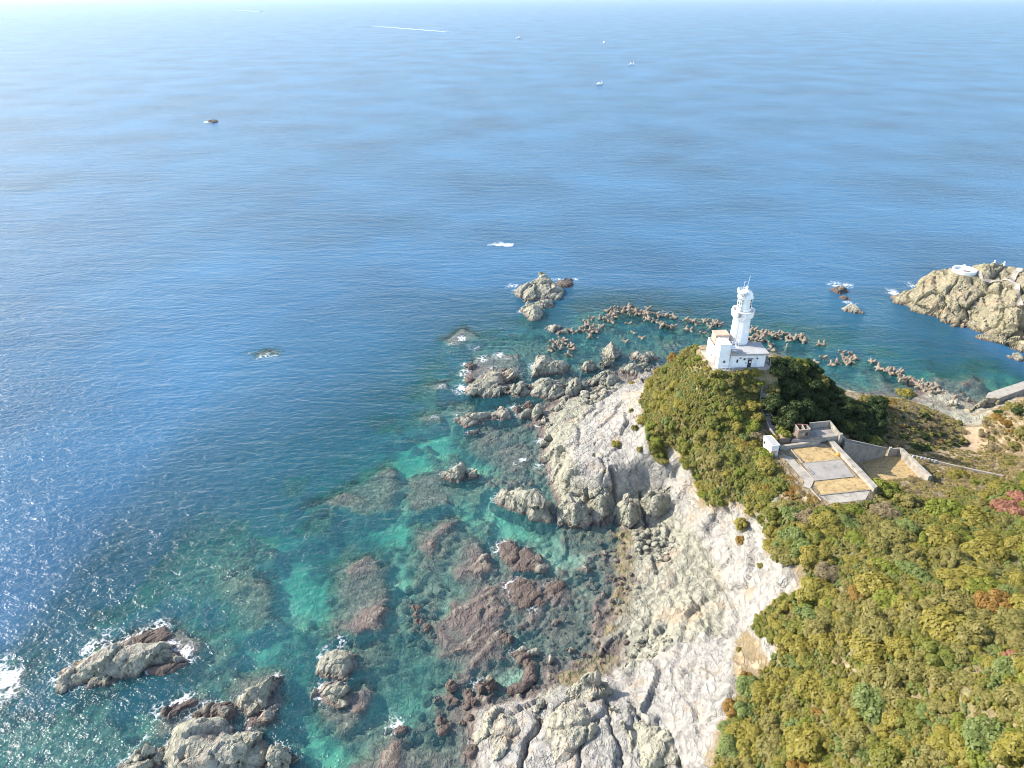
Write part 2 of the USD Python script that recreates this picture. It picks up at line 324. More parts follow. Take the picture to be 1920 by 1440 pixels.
# terraces east of the compound
cp((1690, 850, 12.4), (1640, 870, 15.5), (1720, 880, 13.5), (1660, 910, 16.5), (1700, 905, 16.5), (1770, 870, 11.5), (1780, 910, 15), (1850, 880, 10.5), (1880, 892, 12), (1920, 880, 12.5), (1840, 860, 7.5), (1900, 850, 9), (1990, 880, 14), (1990, 850, 14), (1960, 762, 15))
# eastern hillside
cp((1860, 820, 8), (1880, 790, 12), (1920, 765, 16), (1875, 770, 11), (1920, 830, 12), (1850, 790, 5), (2000, 765, 18), (2000, 800, 20))
# wooded slope in front
cp((1560, 960, 20.5), (1600, 1000, 22.5), (1660, 950, 19.5), (1760, 940, 19), (1850, 930, 17.5), (1920, 920, 17.5), (2000, 940, 20), (1560, 1100, 22.5), (1700, 1050, 25.5), (1900, 1020, 25), (2000, 1100, 30), (1550, 1200, 20.5), (1700, 1200, 28.5), (1900, 1200, 32.5), (2050, 1250, 39),
   (1500, 1300, 16.5), (1650, 1320, 25.5), (1900, 1340, 37), (1450, 1440, 15.5), (1600, 1440, 23), (1750, 1440, 31), (1920, 1440, 39), (2100, 1440, 47), (1400, 1400, 13))
WORLD = np.array([  # ground hidden behind the hill, beyond the frame
    (45, 198, 0), (60, 196, 0), (75, 193, 0), (90, 191, 0), (103, 189, -.2), (112, 187, .3), (122, 185, .2), (60, 180, 15), (75, 178, 10), (90, 176, 10), (105, 174, 8), (48, 182, 12),
    (60, 166, 29), (72, 163, 26), (30, 30, 11), (45, 30, 25), (70, 30, 44), (95, 60, 46), (110, 80, 38), (115, 105, 24), (140, 130, 22), (165, 165, 14), (165, 190, -4), (150, 186, 1.5), (165, 205, -4),
    (150, 200, 0), (142, 196, 0), (132, 190, 2), (-100, 55, -9), (-40, 30, -3), (10, 30, 2), (-150, 140, -24), (-150, 240, -28), (0, 330, -28), (100, 330, -26), (200, 330, -26), (260, 300, -22), (260, 200, -5), (200, 195, -5), (180, 60, 50), (180, 120, 30), (180, 160, 26)])
cpa = np.array(CP, float)
cx, cy = unproject(cpa[:, 0], cpa[:, 1], cpa[:, 2])
pts = np.vstack([np.stack([cx, cy, cpa[:, 2]], 1), WORLD])
lin, nea = LinearNDInterpolator(pts[:, :2], pts[:, 2]), NearestNDInterpolator(pts[:, :2], pts[:, 2])
# smooth base heights on a 0.5 m raster
RX, RY, RS = np.arange(-112, 182, .5), np.arange(34, 300, .5), .5
gx, gy = np.meshgrid(RX, RY)
gz = lin(gx, gy); gz = np.where(np.isnan(gz), nea(gx, gy), gz)
gz = gaussian_filter(gz, 2.0)
gs = gaussian_filter(gz, 18); wg = smooth01(-5, -11, gs); gz = gz * (1 - wg) + gs * wg
from scipy.interpolate import RegularGridInterpolator
# level ground for what is built
PLOT = [(1346, 694), (1440, 686), (1428, 655), (1325, 645)]
Z_PLOT, Z_COMP, Z_LOW = 31.0, 21.0, 15.0
ux = lambda poly, z: [tuple(map(float, unproject(a, b, z))) for a, b in poly]
COMP = ux(ZC([(300, 520), (540, 430), (1200, 380), (1420, 620), (1880, 1050), (1650, 1290), (1080, 1290), (830, 1090), (430, 660)]), Z_COMP)
LOW = ux(ZR([(405, 800), (870, 860), (1110, 1060), (700, 1110), (610, 1090)]), Z_LOW)
UPPER = ux(ZC([(700, 400), (740, 250), (960, 200), (1230, 190), (1370, 350), (1200, 400)]), Z_COMP + 1.2)
def level(gz, poly, z, soft):
    P = Polygon(poly).buffer(0)
    d = shapely.distance(shapely.points(gx.ravel(), gy.ravel()), P).reshape(gx.shape)
    w = 1 - smooth01(0, soft, d)
    return gz * (1 - w) + z * w
cxl, cyl = unproject(1345, 691, Z_PLOT)
BROT = math.radians(3.0)
cB, sB = math.cos(BROT), math.sin(BROT)
def bl(X, Y): return (cxl + X * cB - Y * sB, cyl + X * sB + Y * cB)
PLOTW = [bl(-1.5, -1.2), bl(13, -1.2), bl(13, 10.5), bl(-1.5, 10.5)]
gz = level(gz, LOW, Z_LOW, 2.5); gz = level(gz, UPPER, Z_COMP + 1.2, 1.5); gz = level(gz, COMP, Z_COMP, 2.0); gz = level(gz, PLOTW, Z_PLOT, 3.0)
base_h = RegularGridInterpolator((RY, RX), gz, bounds_error=False, fill_value=None)
def ground(x, y): return base_h(np.stack([np.asarray(y, float).ravel(), np.asarray(x, float).ravel()], -1)).reshape(np.shape(x))
PLACES = [Polygon(p).buffer(0) for p in (PLOTW, COMP, UPPER, LOW)]
def level_weight(x, y):   # 0 on the levelled plots, 1 well away from them
    w = np.ones(np.shape(x))
    for P in PLACES: w = np.minimum(w, smooth01(0.3, 2.5, shapely.distance(shapely.points(x, y), P)))
    return w

# submerged and awash reefs: outline in the picture, top height, seed
REEFS = [
    (Z6([(60, 660), (150, 640), (260, 590), (370, 590), (370, 660), (320, 720), (310, 820), (260, 880), (200, 940), (140, 900), (100, 800), (50, 760)]), -.55),
    (Z6([(350, 740), (440, 715), (490, 760), (550, 850), (565, 950), (500, 1010), (400, 1030), (300, 990), (300, 900), (330, 820)]), -.2),
    (Z6([(590, 740), (680, 730), (760, 770), (850, 830), (890, 880), (850, 930), (740, 925), (610, 915), (650, 860), (600, 800)]), .05),
    (Z6([(650, 1010), (740, 965), (800, 980), (850, 1010), (880, 1060), (920, 1120), (850, 1160), (740, 1160), (680, 1100)]), .12),
    (Z6([(890, 1060), (920, 990), (1000, 970), (1040, 1010), (1080, 1060), (1050, 1150), (950, 1200), (870, 1170)]), .02),
    (Z6([(290, 1110), (420, 1050), (580, 1010), (610, 1050), (640, 1160), (560, 1240), (520, 1330), (470, 1371), (180, 1391), (180, 1290), (280, 1210)]), -.08),
    (Z6([(0, 480), (60, 440), (200, 450), (240, 490), (200, 540), (100, 560), (0, 540)]), -1.0),
    (Z6([(50, 300), (140, 280), (190, 340), (200, 410), (120, 440), (40, 400)]), -1.2),
    ([(620, 1060), (690, 1040), (730, 1060), (735, 1130), (700, 1170), (640, 1160), (615, 1110)], -.7),
    ([(615, 1160), (680, 1140), (728, 1140), (725, 1180), (640, 1195), (610, 1180)], -.5),
    ([(400, 1080), (470, 1060), (510, 1100), (530, 1170), (480, 1180), (410, 1130)], -1.5),
    ([(670, 900), (740, 870), (755, 900), (735, 960), (680, 970), (590, 950)], -1.2),
    ([(770, 900), (830, 890), (835, 950), (760, 960)], -1.1),
    ([(850, 1170), (930, 1150), (945, 1200), (900, 1260), (830, 1240), (820, 1200)], -.3),
    ([(1000, 1130), (1080, 1150), (1120, 1220), (1060, 1230), (990, 1200)], -.25),
    ([(1130, 1180), (1190, 1180), (1200, 1230), (1130, 1240)], .25),
    ([(1140, 1030), (1190, 1040), (1185, 1120), (1140, 1110)], .05),
    ([(1050, 990), (1150, 1000), (1150, 1030), (1060, 1030)], -.5),
    ([(880, 1300), (830, 1340), (840, 1440), (920, 1440), (900, 1380)], -.2),
    ([(590, 1280), (690, 1290), (690, 1360), (640, 1400), (585, 1340)], -.5),
    ([(170, 1210), (240, 1185), (310, 1165), (390, 1210), (340, 1250), (180, 1270)], -.25),
    ([(430, 1280), (530, 1250), (530, 1350), (480, 1380), (420, 1340)], -.5),
    ([(290, 1330), (380, 1290), (420, 1320), (330, 1380), (270, 1390)], -.35),
    ([(-40, 1220), (40, 1215), (50, 1300), (10, 1340), (-40, 1330)], -.3),
    ([(820, 640), (870, 610), (900, 630), (860, 655)], -.7), ([(460, 665), (520, 655), (530, 668), (480, 675)], -.8),
    ([(860, 700), (890, 670), (970, 660), (980, 700), (900, 745)], -.4),
    ([(800, 720), (840, 715), (840, 732), (800, 732)], -.7), ([(780, 780), (830, 770), (825, 795), (790, 795)], -.7),
    ([(850, 760), (900, 755), (900, 800), (850, 800)], -1.0), ([(900, 800), (1000, 810), (990, 900), (930, 880), (880, 850)], -.7),
    ([(660, 1430), (720, 1395), (790, 1400), (800, 1450), (650, 1460)], -.3),
    ([(900, 455), (960, 450), (965, 463), (910, 465)], -.6), ([(380, 222), (415, 222), (415, 230), (380, 230)], -.2),
]
SANDS = [([(740, 850), (800, 815), (840, 800), (835, 850), (790, 880), (745, 885)], 1), ([(840, 880), (940, 870), (945, 960), (1000, 1010), (900, 1000), (850, 940)], .85), ([(720, 930), (770, 960), (760, 1010), (700, 1000)], .7),
         ([(520, 1060), (560, 1050), (580, 1120), (540, 1140)], .8), ([(590, 1380), (640, 1390), (640, 1440), (590, 1440)], 1), ([(450, 980), (520, 980), (560, 1000), (460, 1010)], .6), ([(890, 745), (920, 755), (920, 775), (890, 770)], .8),
         ([(950, 1280), (985, 1260), (985, 1290), (955, 1295)], .7), ([(1000, 1020), (1100, 1000), (1130, 1050), (1060, 1080), (1000, 1070)], .4), ([(560, 1090), (620, 1100), (610, 1180), (560, 1180)], .6), ([(690, 1330), (770, 1300), (770, 1400), (690, 1400)], .4),
         ([(740, 1030), (780, 1040), (760, 1110), (740, 1110)], .6), ([(750, 1110), (830, 1080), (820, 1170), (750, 1170)], .45), ([(350, 1060), (420, 1030), (420, 1050), (360, 1080)], .4), ([(400, 1180), (520, 1190), (500, 1230), (420, 1220)], .5),
         ([(1710, 680), (1740, 690), (1780, 715), (1740, 710)], .9), ([(1610, 600), (1660, 610), (1690, 670), (1650, 680)], .25), ([(1840, 690), (1900, 700), (1890, 720), (1850, 710)], .5), ([(1680, 605), (1720, 620), (1700, 640)], .5)]

def spaced(segs):
    out = [segs[0][0]]
    for a, b, s in segs: out += list(np.linspace(a, b, max(2, int(round((b - a) / s)) + 1))[1:])
    return np.array(out)
TXs = spaced([(-110, -8, .85), (-8, 62, .33), (62, 100, .6), (100, 180, 1.0)])
TYs = spaced([(36, 58, .8), (58, 172, .33), (172, 200, .6), (200, 298, 1.1)])
X, Y = np.meshgrid(TXs, TYs); X, Y = X.ravel(), Y.ravel()
Zb = ground(X, Y)
reefness, sand = np.zeros(len(X)), np.zeros(len(X))
patch = smooth01(.47, .60, meshkit.fbm(np.stack([X * .11, Y * .11, X * 0], -1), 4, 29)) * smooth01(-11, -6, Zb) * smooth01(-.8, -1.6, Zb)
Zb = Zb * (1 - .5 * patch)
rough_sea = meshkit.fbm(np.stack([X * .35, Y * .35, X * 0], -1), 4, 11)
under = smooth01(.6, -.6, Zb)
wob = np.stack([meshkit.fbm(np.stack([X * .5, Y * .5, X * 0 + k * 9], -1), 3, 40 + k) - .5 for k in (0, 1)], -1) * 4.5
for poly, top in REEFS:
    P = Polygon(ux(poly, min(top, 0))).buffer(.4)
    near = shapely.contains_xy(P.buffer(5), X, Y)
    idx = np.nonzero(near)[0]
    pp = shapely.points(X[idx] + wob[idx, 0], Y[idx] + wob[idx, 1])
    d = np.where(shapely.contains(P, pp), shapely.distance(pp, P.exterior if P.geom_type == 'Polygon' else P.boundary), -shapely.distance(pp, P))
    w = smooth01(-1.3, 1.3, d + 1.6 * (rough_sea[idx] - .5))
    up = np.maximum(Zb[idx], top - .25 + .25 * smooth01(0, 3, d))
    Zb[idx] = Zb[idx] * (1 - w) + up * w
    reefness[idx] = np.maximum(reefness[idx], w)
for poly, s in SANDS:
    P = Polygon(ux(poly, -2)).buffer(.5)
    idx = np.nonzero(shapely.contains_xy(P.buffer(6), X, Y))[0]
    pp = shapely.points(X[idx] + wob[idx, 0], Y[idx] + wob[idx, 1])
    d = np.where(shapely.contains(P, pp), shapely.distance(pp, P.boundary), -shapely.distance(pp, P))
    sand[idx] = np.maximum(sand[idx], s * smooth01(-2.5, 1.5, d))
sand = np.clip(sand + .3 * smooth01(.53, .68, rough_sea) * smooth01(190, 165, Y), 0, 1) * (1 - reefness) * (1 - .8 * patch) * smooth01(.0, -.8, Zb)
stones = meshkit.fbm(np.stack([X * .9, Y * .9, X * 0], -1), 4, 17) - .45
Zb += under * (1 - sand) * (1 - reefness) * stones * 2.0 * smooth01(-10, -3, Zb)
flat = smooth01(1.2, .2, Zb) * smooth01(-1.5, -.2, Zb) * (1 - reefness)
Zb += flat * .5 * stones

gpx, gpy = project(X, Y, Zb)
def pmask(polys):
    m = np.zeros(len(X), bool)
    for p in polys: m |= inside(p, gpx, gpy)
    return m
V_HILL = [(1300, 640), (1260, 660), (1225, 700), (1203, 745), (1212, 800), (1220, 850), (1245, 865), (1255, 830), (1290, 860), (1310, 920), (1330, 950), (1380, 935), (1420, 965), (1440, 940), (1478, 915), (1462, 880), (1428, 840), (1420, 790), (1432, 750), (1420, 697), (1350, 697), (1322, 672)]
V_DARK = [(1424, 697), (1440, 672), (1500, 672), (1560, 720), (1590, 752), (1650, 752), (1660, 800), (1640, 825), (1600, 812), (1570, 795), (1540, 780), (1490, 785), (1470, 795), (1446, 792), (1437, 750)]
V_RIDGE = [(1600, 755), (1680, 742), (1740, 765), (1800, 792), (1815, 820), (1780, 842), (1690, 838), (1610, 815)]
V_FRONT = [(1440, 950), (1500, 940), (1530, 955), (1560, 950), (1640, 940), (1700, 925), (1760, 940), (1810, 925), (1880, 910), (1920, 890), (2040, 900), (2100, 1500), (1340, 1500), (1352, 1380), (1390, 1300), (1445, 1245), (1470, 1200), (1500, 1145), (1525, 1115), (1500, 1035), (1440, 1030), (1432, 985)]
V_PROM = [(1415, 1165), (1450, 1135), (1480, 1115), (1525, 1110), (1515, 1150), (1475, 1195), (1430, 1190)]
V_EAST = [(1845, 790), (1872, 765), (1925, 750), (2010, 740), (2010, 880), (1925, 872), (1862, 862), (1843, 830)]
V_ALL = [V_HILL, V_DARK, V_RIDGE, V_FRONT, V_PROM, V_EAST]
DRY = [[(1300, 655), (1330, 640), (1350, 655), (1322, 690)], [(1420, 830), (1450, 850), (1520, 930), (1560, 960), (1480, 960), (1430, 880)], [(1620, 860), (1700, 830), (1840, 850), (1925, 860), (1925, 925), (1760, 945), (1640, 945)],
       [(1690, 845), (1830, 845), (1850, 780), (1925, 750), (1925, 870), (1800, 880)], [(1330, 1440), (1350, 1360), (1385, 1290), (1380, 1200), (1400, 1180), (1440, 1240), (1470, 1280), (1400, 1440)], [(1660, 760), (1830, 800), (1820, 850), (1660, 840)]]
soil = np.maximum(pmask(V_ALL), pmask(DRY)).astype(float)
hidden = (Zb > 3) & (Y > 172) & (X > 44) | (Zb > 8) & (X > 62) | (Zb > 20)
soil = np.maximum(soil, hidden)
# soften the soil's edge with noise
kd = cKDTree(np.stack([X, Y], 1)[soil > .5]); dist, _ = kd.query(np.stack([X, Y], 1), distance_upper_bound=3.0)
soil = np.where(soil > .5, 1, np.clip(1 - np.minimum(dist, 9) / .8 + (rough_sea - .5) * 2.5 * (dist < 2.5), 0, 1))
WHITE = [[(1130, 740), (1220, 700), (1215, 860), (1290, 870), (1330, 950), (1440, 960), (1440, 1020), (1530, 1110), (1480, 1210), (1440, 1250), (1390, 1300), (1330, 1440), (1250, 1440), (1210, 1330), (1180, 1260), (1290, 1200), (1370, 1190), (1370, 1080), (1310, 980), (1220, 900), (1100, 900), (1070, 830)],
         [(880, 1440), (900, 1330), (1050, 1310), (1100, 1240), (1160, 1260), (1300, 1440)]]
tone = pmask(WHITE).astype(float)
kd2 = cKDTree(np.stack([X, Y], 1)[tone > .5]); dist2, _ = kd2.query(np.stack([X, Y], 1), distance_upper_bound=4.0)
tone = np.where(tone > .5, .85, .85 * np.clip(1 - np.minimum(dist2, 9) / 2.5, 0, 1))
ALG = [[(1040, 1270), (1100, 1220), (1170, 1230), (1200, 1180), (1180, 1250), (1110, 1300), (1060, 1290)], [(1150, 1030), (1240, 1060), (1200, 1150), (1130, 1200), (1150, 1100)], [(1050, 1000), (1230, 990), (1220, 1050), (1150, 1040)]]
alg = pmask(ALG) * smooth01(.9, .1, np.abs(Zb - .1)) * smooth01(.35, .6, rough_sea + .1)
# relief
P3 = np.stack([X, Y, Zb], -1)
fcs = grid_faces(len(TXs), len(TYs))
nrm = vertex_normals(P3, fcs)
rockw = (1 - soil) * smooth01(-7, -.5, Zb + 2 * reefness) * (1 - sand)
rel = np.zeros(len(X)); sel = np.nonzero(rockw > .02)[0]
rel[sel] = rock_relief(P3[sel], 3, 1.0, mid=1 - .75 * smooth01(.1, .8, tone[sel]))
amp = np.where(Zb < .9, .42 + .2 * smooth01(.2, .9, Zb), .62) * np.where(reefness > .5, 1.25, 1) * (1 - .2 * (tone > .5))
CRACKS = [([(1320, 1055), (1345, 1085), (1365, 1115), (1378, 1150), (1378, 1190)], .9, .35), ([(1378, 1190), (1330, 1180), (1290, 1195), (1250, 1215), (1215, 1225)], .8, .3), ([(1150, 990), (1150, 940), (1155, 905), (1150, 880)], 2.2, .45),
    ([(1105, 990), (1103, 950), (1098, 920)], 1.6, .4), ([(1212, 985), (1205, 950), (1198, 920)], 1.6, .4), ([(980, 1450), (985, 1390), (1000, 1370), (1012, 1345)], 2.2, .5), ([(1275, 1440), (1258, 1400), (1230, 1370), (1200, 1345), (1180, 1318)], 1.8, .5),
    ([(1135, 1310), (1145, 1350), (1160, 1390), (1165, 1430)], 1.3, .35), ([(1180, 1330), (1192, 1380), (1215, 1440)], .9, .3), ([(1296, 1118), (1318, 1140), (1324, 1170)], .9, .3), ([(1230, 1210), (1200, 1240), (1180, 1262)], .8, .35), ([(1120, 1345), (1092, 1400), (1085, 1440)], 1.0, .3),
    ([(1230, 1300), (1290, 1262), (1340, 1250)], .5, .25), ([(1280, 1210), (1262, 1270), (1300, 1330), (1310, 1380)], .6, .25), ([(1300, 1010), (1330, 1045), (1345, 1085)], .8, .3), ([(1250, 985), (1290, 1000), (1320, 1040)], .7, .3), ([(1060, 790), (1100, 780), (1120, 760)], .7, .25),
    ([(1100, 840), (1130, 820), (1170, 810), (1200, 790)], .7, .25), ([(1040, 880), (1060, 850), (1085, 830), (1090, 800)], .9, .3), ([(1130, 900), (1135, 870), (1120, 850)], .8, .3), ([(1410, 1000), (1430, 1040), (1440, 1090)], .6, .25), ([(1340, 975), (1370, 1010), (1380, 1060)], .7, .3), ([(1215, 1070), (1260, 1060), (1300, 1075)], .6, .25), ([(1240, 1100), (1275, 1140), (1290, 1195)], .6, .25)]
carve = np.zeros(len(X)); ppx = shapely.points(gpx + wob[:, 0] * 4, gpy + wob[:, 1] * 4)
for line, dep, wid in CRACKS:
    ls = shapely.LineString(line); bx0, by0, bx1, by1 = ls.bounds
    k = np.nonzero((gpx > bx0 - 25) & (gpx < bx1 + 25) & (gpy > by0 - 25) & (gpy < by1 + 25))[0]
    carve[k] = np.maximum(carve[k], dep * np.exp(-(shapely.distance(ppx[k], ls) * .115 / wid) ** 2))
rel = rel * rockw * amp - carve + soil * (rough_sea - .5) * .8
lw = level_weight(X, Y)
disp = nrm * (rel * lw)[:, None]
low = smooth01(1.5, .3, Zb)[:, None]
disp = disp * (1 - low) + np.stack([X * 0, X * 0, rel * lw], -1) * low
P3 = P3 + disp
P3[:, 2] = np.where((lw < .999) & (Zb > 12), np.minimum(P3[:, 2], np.where(lw < .01, Zb, 99)), P3[:, 2])
headland = obj('headland', (P3, fcs), M_ground, smooth=True, attrs={'soil': soil, 'tone': tone, 'sand': sand, 'algae': alg, 'litter': pmask([V_HILL, V_DARK, V_FRONT, V_PROM]) * .85 * smooth01(.35, .5, rough_sea)})
setdata(headland, 'rocky headland with white cliffs, wooded slopes and reefs running out under the sea', 'headland', kind='structure')
kd_ground = cKDTree(P3[:, :2])
def gz_at(x, y):
    d, i = kd_ground.query(np.stack([np.atleast_1d(x), np.atleast_1d(y)], -1), k=3)
    w = 1 / (d + .05); return (P3[i, 2] * w).sum(1) / w.sum(1)

# ------------------------------------------------------------------ sea rocks
FOOT = []    # (shapely footprint, height) of what stands out of the water, for the foam
seedc = [100]
def rock_mesh(outline, h, z0=0.0, steep=1.0, amp=.8, lean=.6, peak=None, s=None, seed=None):
    if seed is None: seedc[0] += 1; seed = seedc[0]
    o = np.array(outline, float)
    t = (o[:, 1].max() - o[:, 1]) / max(np.ptp(o[:, 1]), 1)
    zi = z0 + h * lean * smooth01(.1, .9, t)
    x, y = unproject(o[:, 0], o[:, 1], zi)
    P = Polygon(np.stack([x, y], 1)).buffer(0)
    if P.geom_type != 'Polygon': P = max(P.geoms, key=lambda g: g.area)
    P = P.buffer(.25)
    x0, y0, x1, y1 = P.bounds
    size = max(x1 - x0, y1 - y0)
    s = s or max(.16, min(.34, size / 50))
    m = 1.6
    gx_, gy_ = np.arange(x0 - m, x1 + m + s, s), np.arange(y0 - m, y1 + m + s, s)
    A, B = np.meshgrid(gx_, gy_); A, B = A.ravel(), B.ravel()
    wob = np.stack([meshkit.fbm(np.stack([A * .6, B * .6, A * 0 + k * 9 + seed], -1), 3, seed + k) - .5 for k in (0, 1)], -1) * min(1.1, size * .12)
    pp = shapely.points(A + wob[:, 0], B + wob[:, 1])
    d = np.where(shapely.contains(P, pp), shapely.distance(pp, P.exterior), -shapely.distance(pp, P))
    wd = max(.5, min(d.max(), h * 1.05 / steep))
    prof = np.clip(d / wd, 0, 1)
    prof = .12 + .88 * (1 - (1 - prof) ** 1.8)
    tilt = (meshkit.fbm(np.stack([A / (size * .4), B / (size * .4), A * 0 + seed], -1), 2, seed + 7) - .5)
    z = z0 + h * prof * np.clip(.80 + tilt * .9, .35, 1.15)
    if peak is not None:
        qx, qy = unproject(peak[0], peak[1], z0 + h)
        r = np.hypot(A - qx, B - qy) / (size * .45)
        z = z0 + (z - z0) * (.55 + .75 * np.exp(-r * r))
    z = np.where(d < 0, z0 + .12 * h + d * 1.9, z)
    V = np.stack([A, B, z], -1)
    F = grid_faces(len(gx_), len(gy_))
    keep = z > z0 - 2.6
    F = F[keep[F].all(1)]
    n = vertex_normals(V, F)
    rel = rock_relief(V, seed, 1.0, s < .3) * amp * min(1, .25 + h / 4.5)
    V = V + n * rel[:, None] * smooth01(-2.4, -.8, z - z0)[:, None]
    us = np.unique(F); mp = np.full(len(V), -1); mp[us] = np.arange(len(us))
    if z0 < .5: FOOT.append((P, h))
    return (V[us], mp[F])

def rock(outline, h, label, mat=None, name='sea_rock', catg='rock', **k):
    p = obj(name, rock_mesh(outline, h, **k), mat or M_rock, smooth=28)
    return setdata(p, label, catg)

rock(Z5([(735, 225), (765, 192), (850, 150), (920, 122), (965, 135), (1010, 155), (1030, 190), (1040, 235), (1015, 290), (980, 285), (860, 292), (800, 298), (745, 260)]), 5.5, 'largest grey slab-sided rock of the offshore group with white streaks and foam behind it', peak=Z5([(930, 130)])[0])
rock(Z5([(768, 345), (810, 302), (870, 312), (910, 370), (890, 420), (850, 430), (800, 390)]), 3.2, 'rounded tan rock at the near tip of the offshore group', steep=1.2)
rock(Z5([(850, 300), (980, 285), (985, 330), (930, 355), (880, 330)]), 2.4, 'low tan rock joining the largest offshore rock to the rounded one')
rock(Z5([(1015, 165), (1060, 147), (1110, 147), (1120, 190), (1080, 215), (1030, 205)]), 1.4, 'low dark brown rock washed by foam on the far right of the offshore group', M_brown)
rock(Z5([(945, 462), (1000, 454), (1080, 470), (1080, 520), (1020, 530), (970, 500)]), 2.0, 'low greenish rock at the left end of the tetrapod line')
rock(Z5([(1310, 605), (1340, 577), (1400, 572), (1435, 605), (1430, 650), (1400, 700), (1360, 692), (1320, 655)]), 4.6, 'domed greenish boulder standing alone in the calm lagoon beside the tetrapods', steep=1.3)
rock(Z5([(1505, 622), (1540, 610), (1640, 642), (1655, 680), (1600, 702), (1510, 692)]), 3.2, 'pale green slab rock nearest the bushes at the lagoon edge')
rock(Z5([(1440, 742), (1500, 712), (1620, 687), (1640, 722), (1600, 780), (1540, 800), (1460, 772)]), 3.4, 'long pale green rock below the slab at the lagoon edge, tilted to the left')
rock(Z5([(400, 890), (470, 830), (530, 740), (590, 692), (620, 732), (640, 762), (680, 722), (720, 742), (725, 800), (695, 860), (692, 920), (640, 935), (520, 940), (430, 930)]), 4.4, 'jagged greenish rock ringed with surf on its left side, off the promontory', amp=1.3)
rock(Z5([(400, 715), (450, 705), (470, 735), (430, 755), (405, 742)]), 1.0, 'small brown rock in the surf above the jagged surf-ringed rock', M_brown)
rock(Z5([(402, 800), (440, 795), (470, 820), (440, 850), (405, 845)]), 1.0, 'small brown rock in the surf left of the jagged surf-ringed rock', M_brown)
rock(Z5([(850, 665), (900, 645), (990, 638), (1010, 690), (1050, 680), (1085, 690), (1085, 742), (1050, 785), (1000, 792), (930, 795), (850, 812)]), 5.2, 'broad tan rock with a cleft, in the middle of the rocks off the promontory', steep=1.3)
rock(Z5([(830, 830), (900, 805), (1000, 792), (1050, 850), (1060, 920), (1000, 950), (930, 950), (860, 930), (850, 885)]), 4.2, 'green ribbed rock just in front of the broad tan rock')
rock(Z5([(705, 905), (740, 832), (800, 832), (850, 882), (860, 920), (800, 935), (720, 930)]), 3.2, 'two-lobed dark green rock left of the ribbed rock')
rock(Z5([(1070, 890), (1090, 822), (1130, 792), (1170, 832), (1180, 890), (1130, 935), (1080, 930)]), 3.6, 'pointed green rock between the ribbed rock and the boulder beach')
rock(Z5([(1180, 705), (1220, 668), (1270, 682), (1292, 730), (1250, 772), (1190, 782)]), 4.8, 'upright tan rock right of the broad cleft rock')
rock(Z5([(1200, 825), (1260, 775), (1370, 740), (1420, 840), (1350, 882), (1280, 872)]), 4.4, 'big smooth pale green rock above the boulder beach')
rock(Z5([(1290, 695), (1340, 690), (1360, 722), (1320, 745)]), 2.6, 'small green rock behind the big smooth pale green rock')
rock(Z5([(350, 1092), (420, 1062), (520, 1042), (590, 1012), (640, 990), (690, 1002), (695, 1070), (640, 1087), (540, 1092), (460, 1122), (400, 1135)]), 2.4, 'long low rock with a greenish hump at its right end, lying in turquoise water')
rock(Z5([(415, 1187), (450, 1157), (500, 1142), (500, 1170), (460, 1190)]), 1.3, 'small wedge of rock just below the long low rock')
rock(Z5([(715, 1002), (750, 987), (775, 1010), (750, 1050), (720, 1042)]), 1.3, 'reddish brown rock, left of three small ones beside the promontory', M_brown)
rock(Z5([(755, 1052), (830, 1022), (830, 1060), (770, 1085)]), 1.5, 'tan split rock, middle of three small ones beside the promontory')
rock(Z5([(798, 1004), (833, 976), (842, 1010)]), 1.6, 'small peaked rock, farthest of three small ones beside the promontory', M_brown)
rock(Z5([(850, 1042), (880, 997), (910, 1012), (915, 1050), (870, 1102)]), 2.8, 'tan upright rock at the water side of the promontory foot')
rock(Z5([(885, 1092), (920, 1050), (990, 1072), (1015, 1130), (970, 1180), (900, 1142)]), 3.4, 'rounded greenish rock leaning on the promontory foot')
rock(Z5([(960, 1005), (1050, 990), (1050, 1060), (1000, 1072)]), 3.0, 'tan square rock at the far corner of the promontory foot')
rock(Z5([(905, 1204), (960, 1192), (990, 1222), (960, 1270), (905, 1270)]), 2.4, 'small greenish rock below the rounded one at the promontory foot')
rock(Z6([(235, 290), (300, 245), (340, 216), (370, 220), (395, 262), (380, 320), (340, 355), (280, 330)]), 3.6, 'larger of two peaked rocks standing in turquoise water', steep=1.3, peak=Z6([(345, 225)])[0])
rock(Z6([(400, 275), (430, 254), (470, 292), (465, 330), (405, 345)]), 2.6, 'smaller of two peaked rocks standing in turquoise water', steep=1.4)
rock(Z6([(585, 405), (620, 350), (720, 345), (800, 375), (870, 425), (920, 502), (950, 590), (930, 615), (880, 610), (820, 602), (760, 562), (680, 502), (610, 442)]), 5.4, 'huge oval cream boulder with a long crack in the turquoise channel', steep=1.4, amp=.55)
for o, h, l in [([(1000, 560), (990, 470), (1060, 420), (1150, 470), (1180, 560), (1160, 620), (1080, 640), (1010, 610)], 7.5, 'leftmost bulging rock buttress at the foot of the white promontory'),
                ([(1160, 430), (1230, 380), (1330, 380), (1320, 470), (1305, 560), (1265, 618), (1220, 600), (1180, 510)], 8.0, 'second bulging rock buttress from the left, lit on its face, at the promontory foot'),
                ([(1345, 480), (1400, 420), (1480, 450), (1503, 520), (1500, 620), (1440, 655), (1380, 620), (1345, 540)], 6.5, 'third narrow buttress from the left, half in shadow, at the promontory foot'),
                ([(1515, 480), (1570, 420), (1700, 370), (1780, 400), (1800, 480), (1750, 560), (1650, 612), (1580, 632), (1545, 560)], 7.0, 'widest green buttress at the right end of the shaded promontory hollow')]:
    rock(Z6(o), h, l, M_rock, name='rock_buttress', steep=1.7, amp=.65, lean=.55, z0=.2)
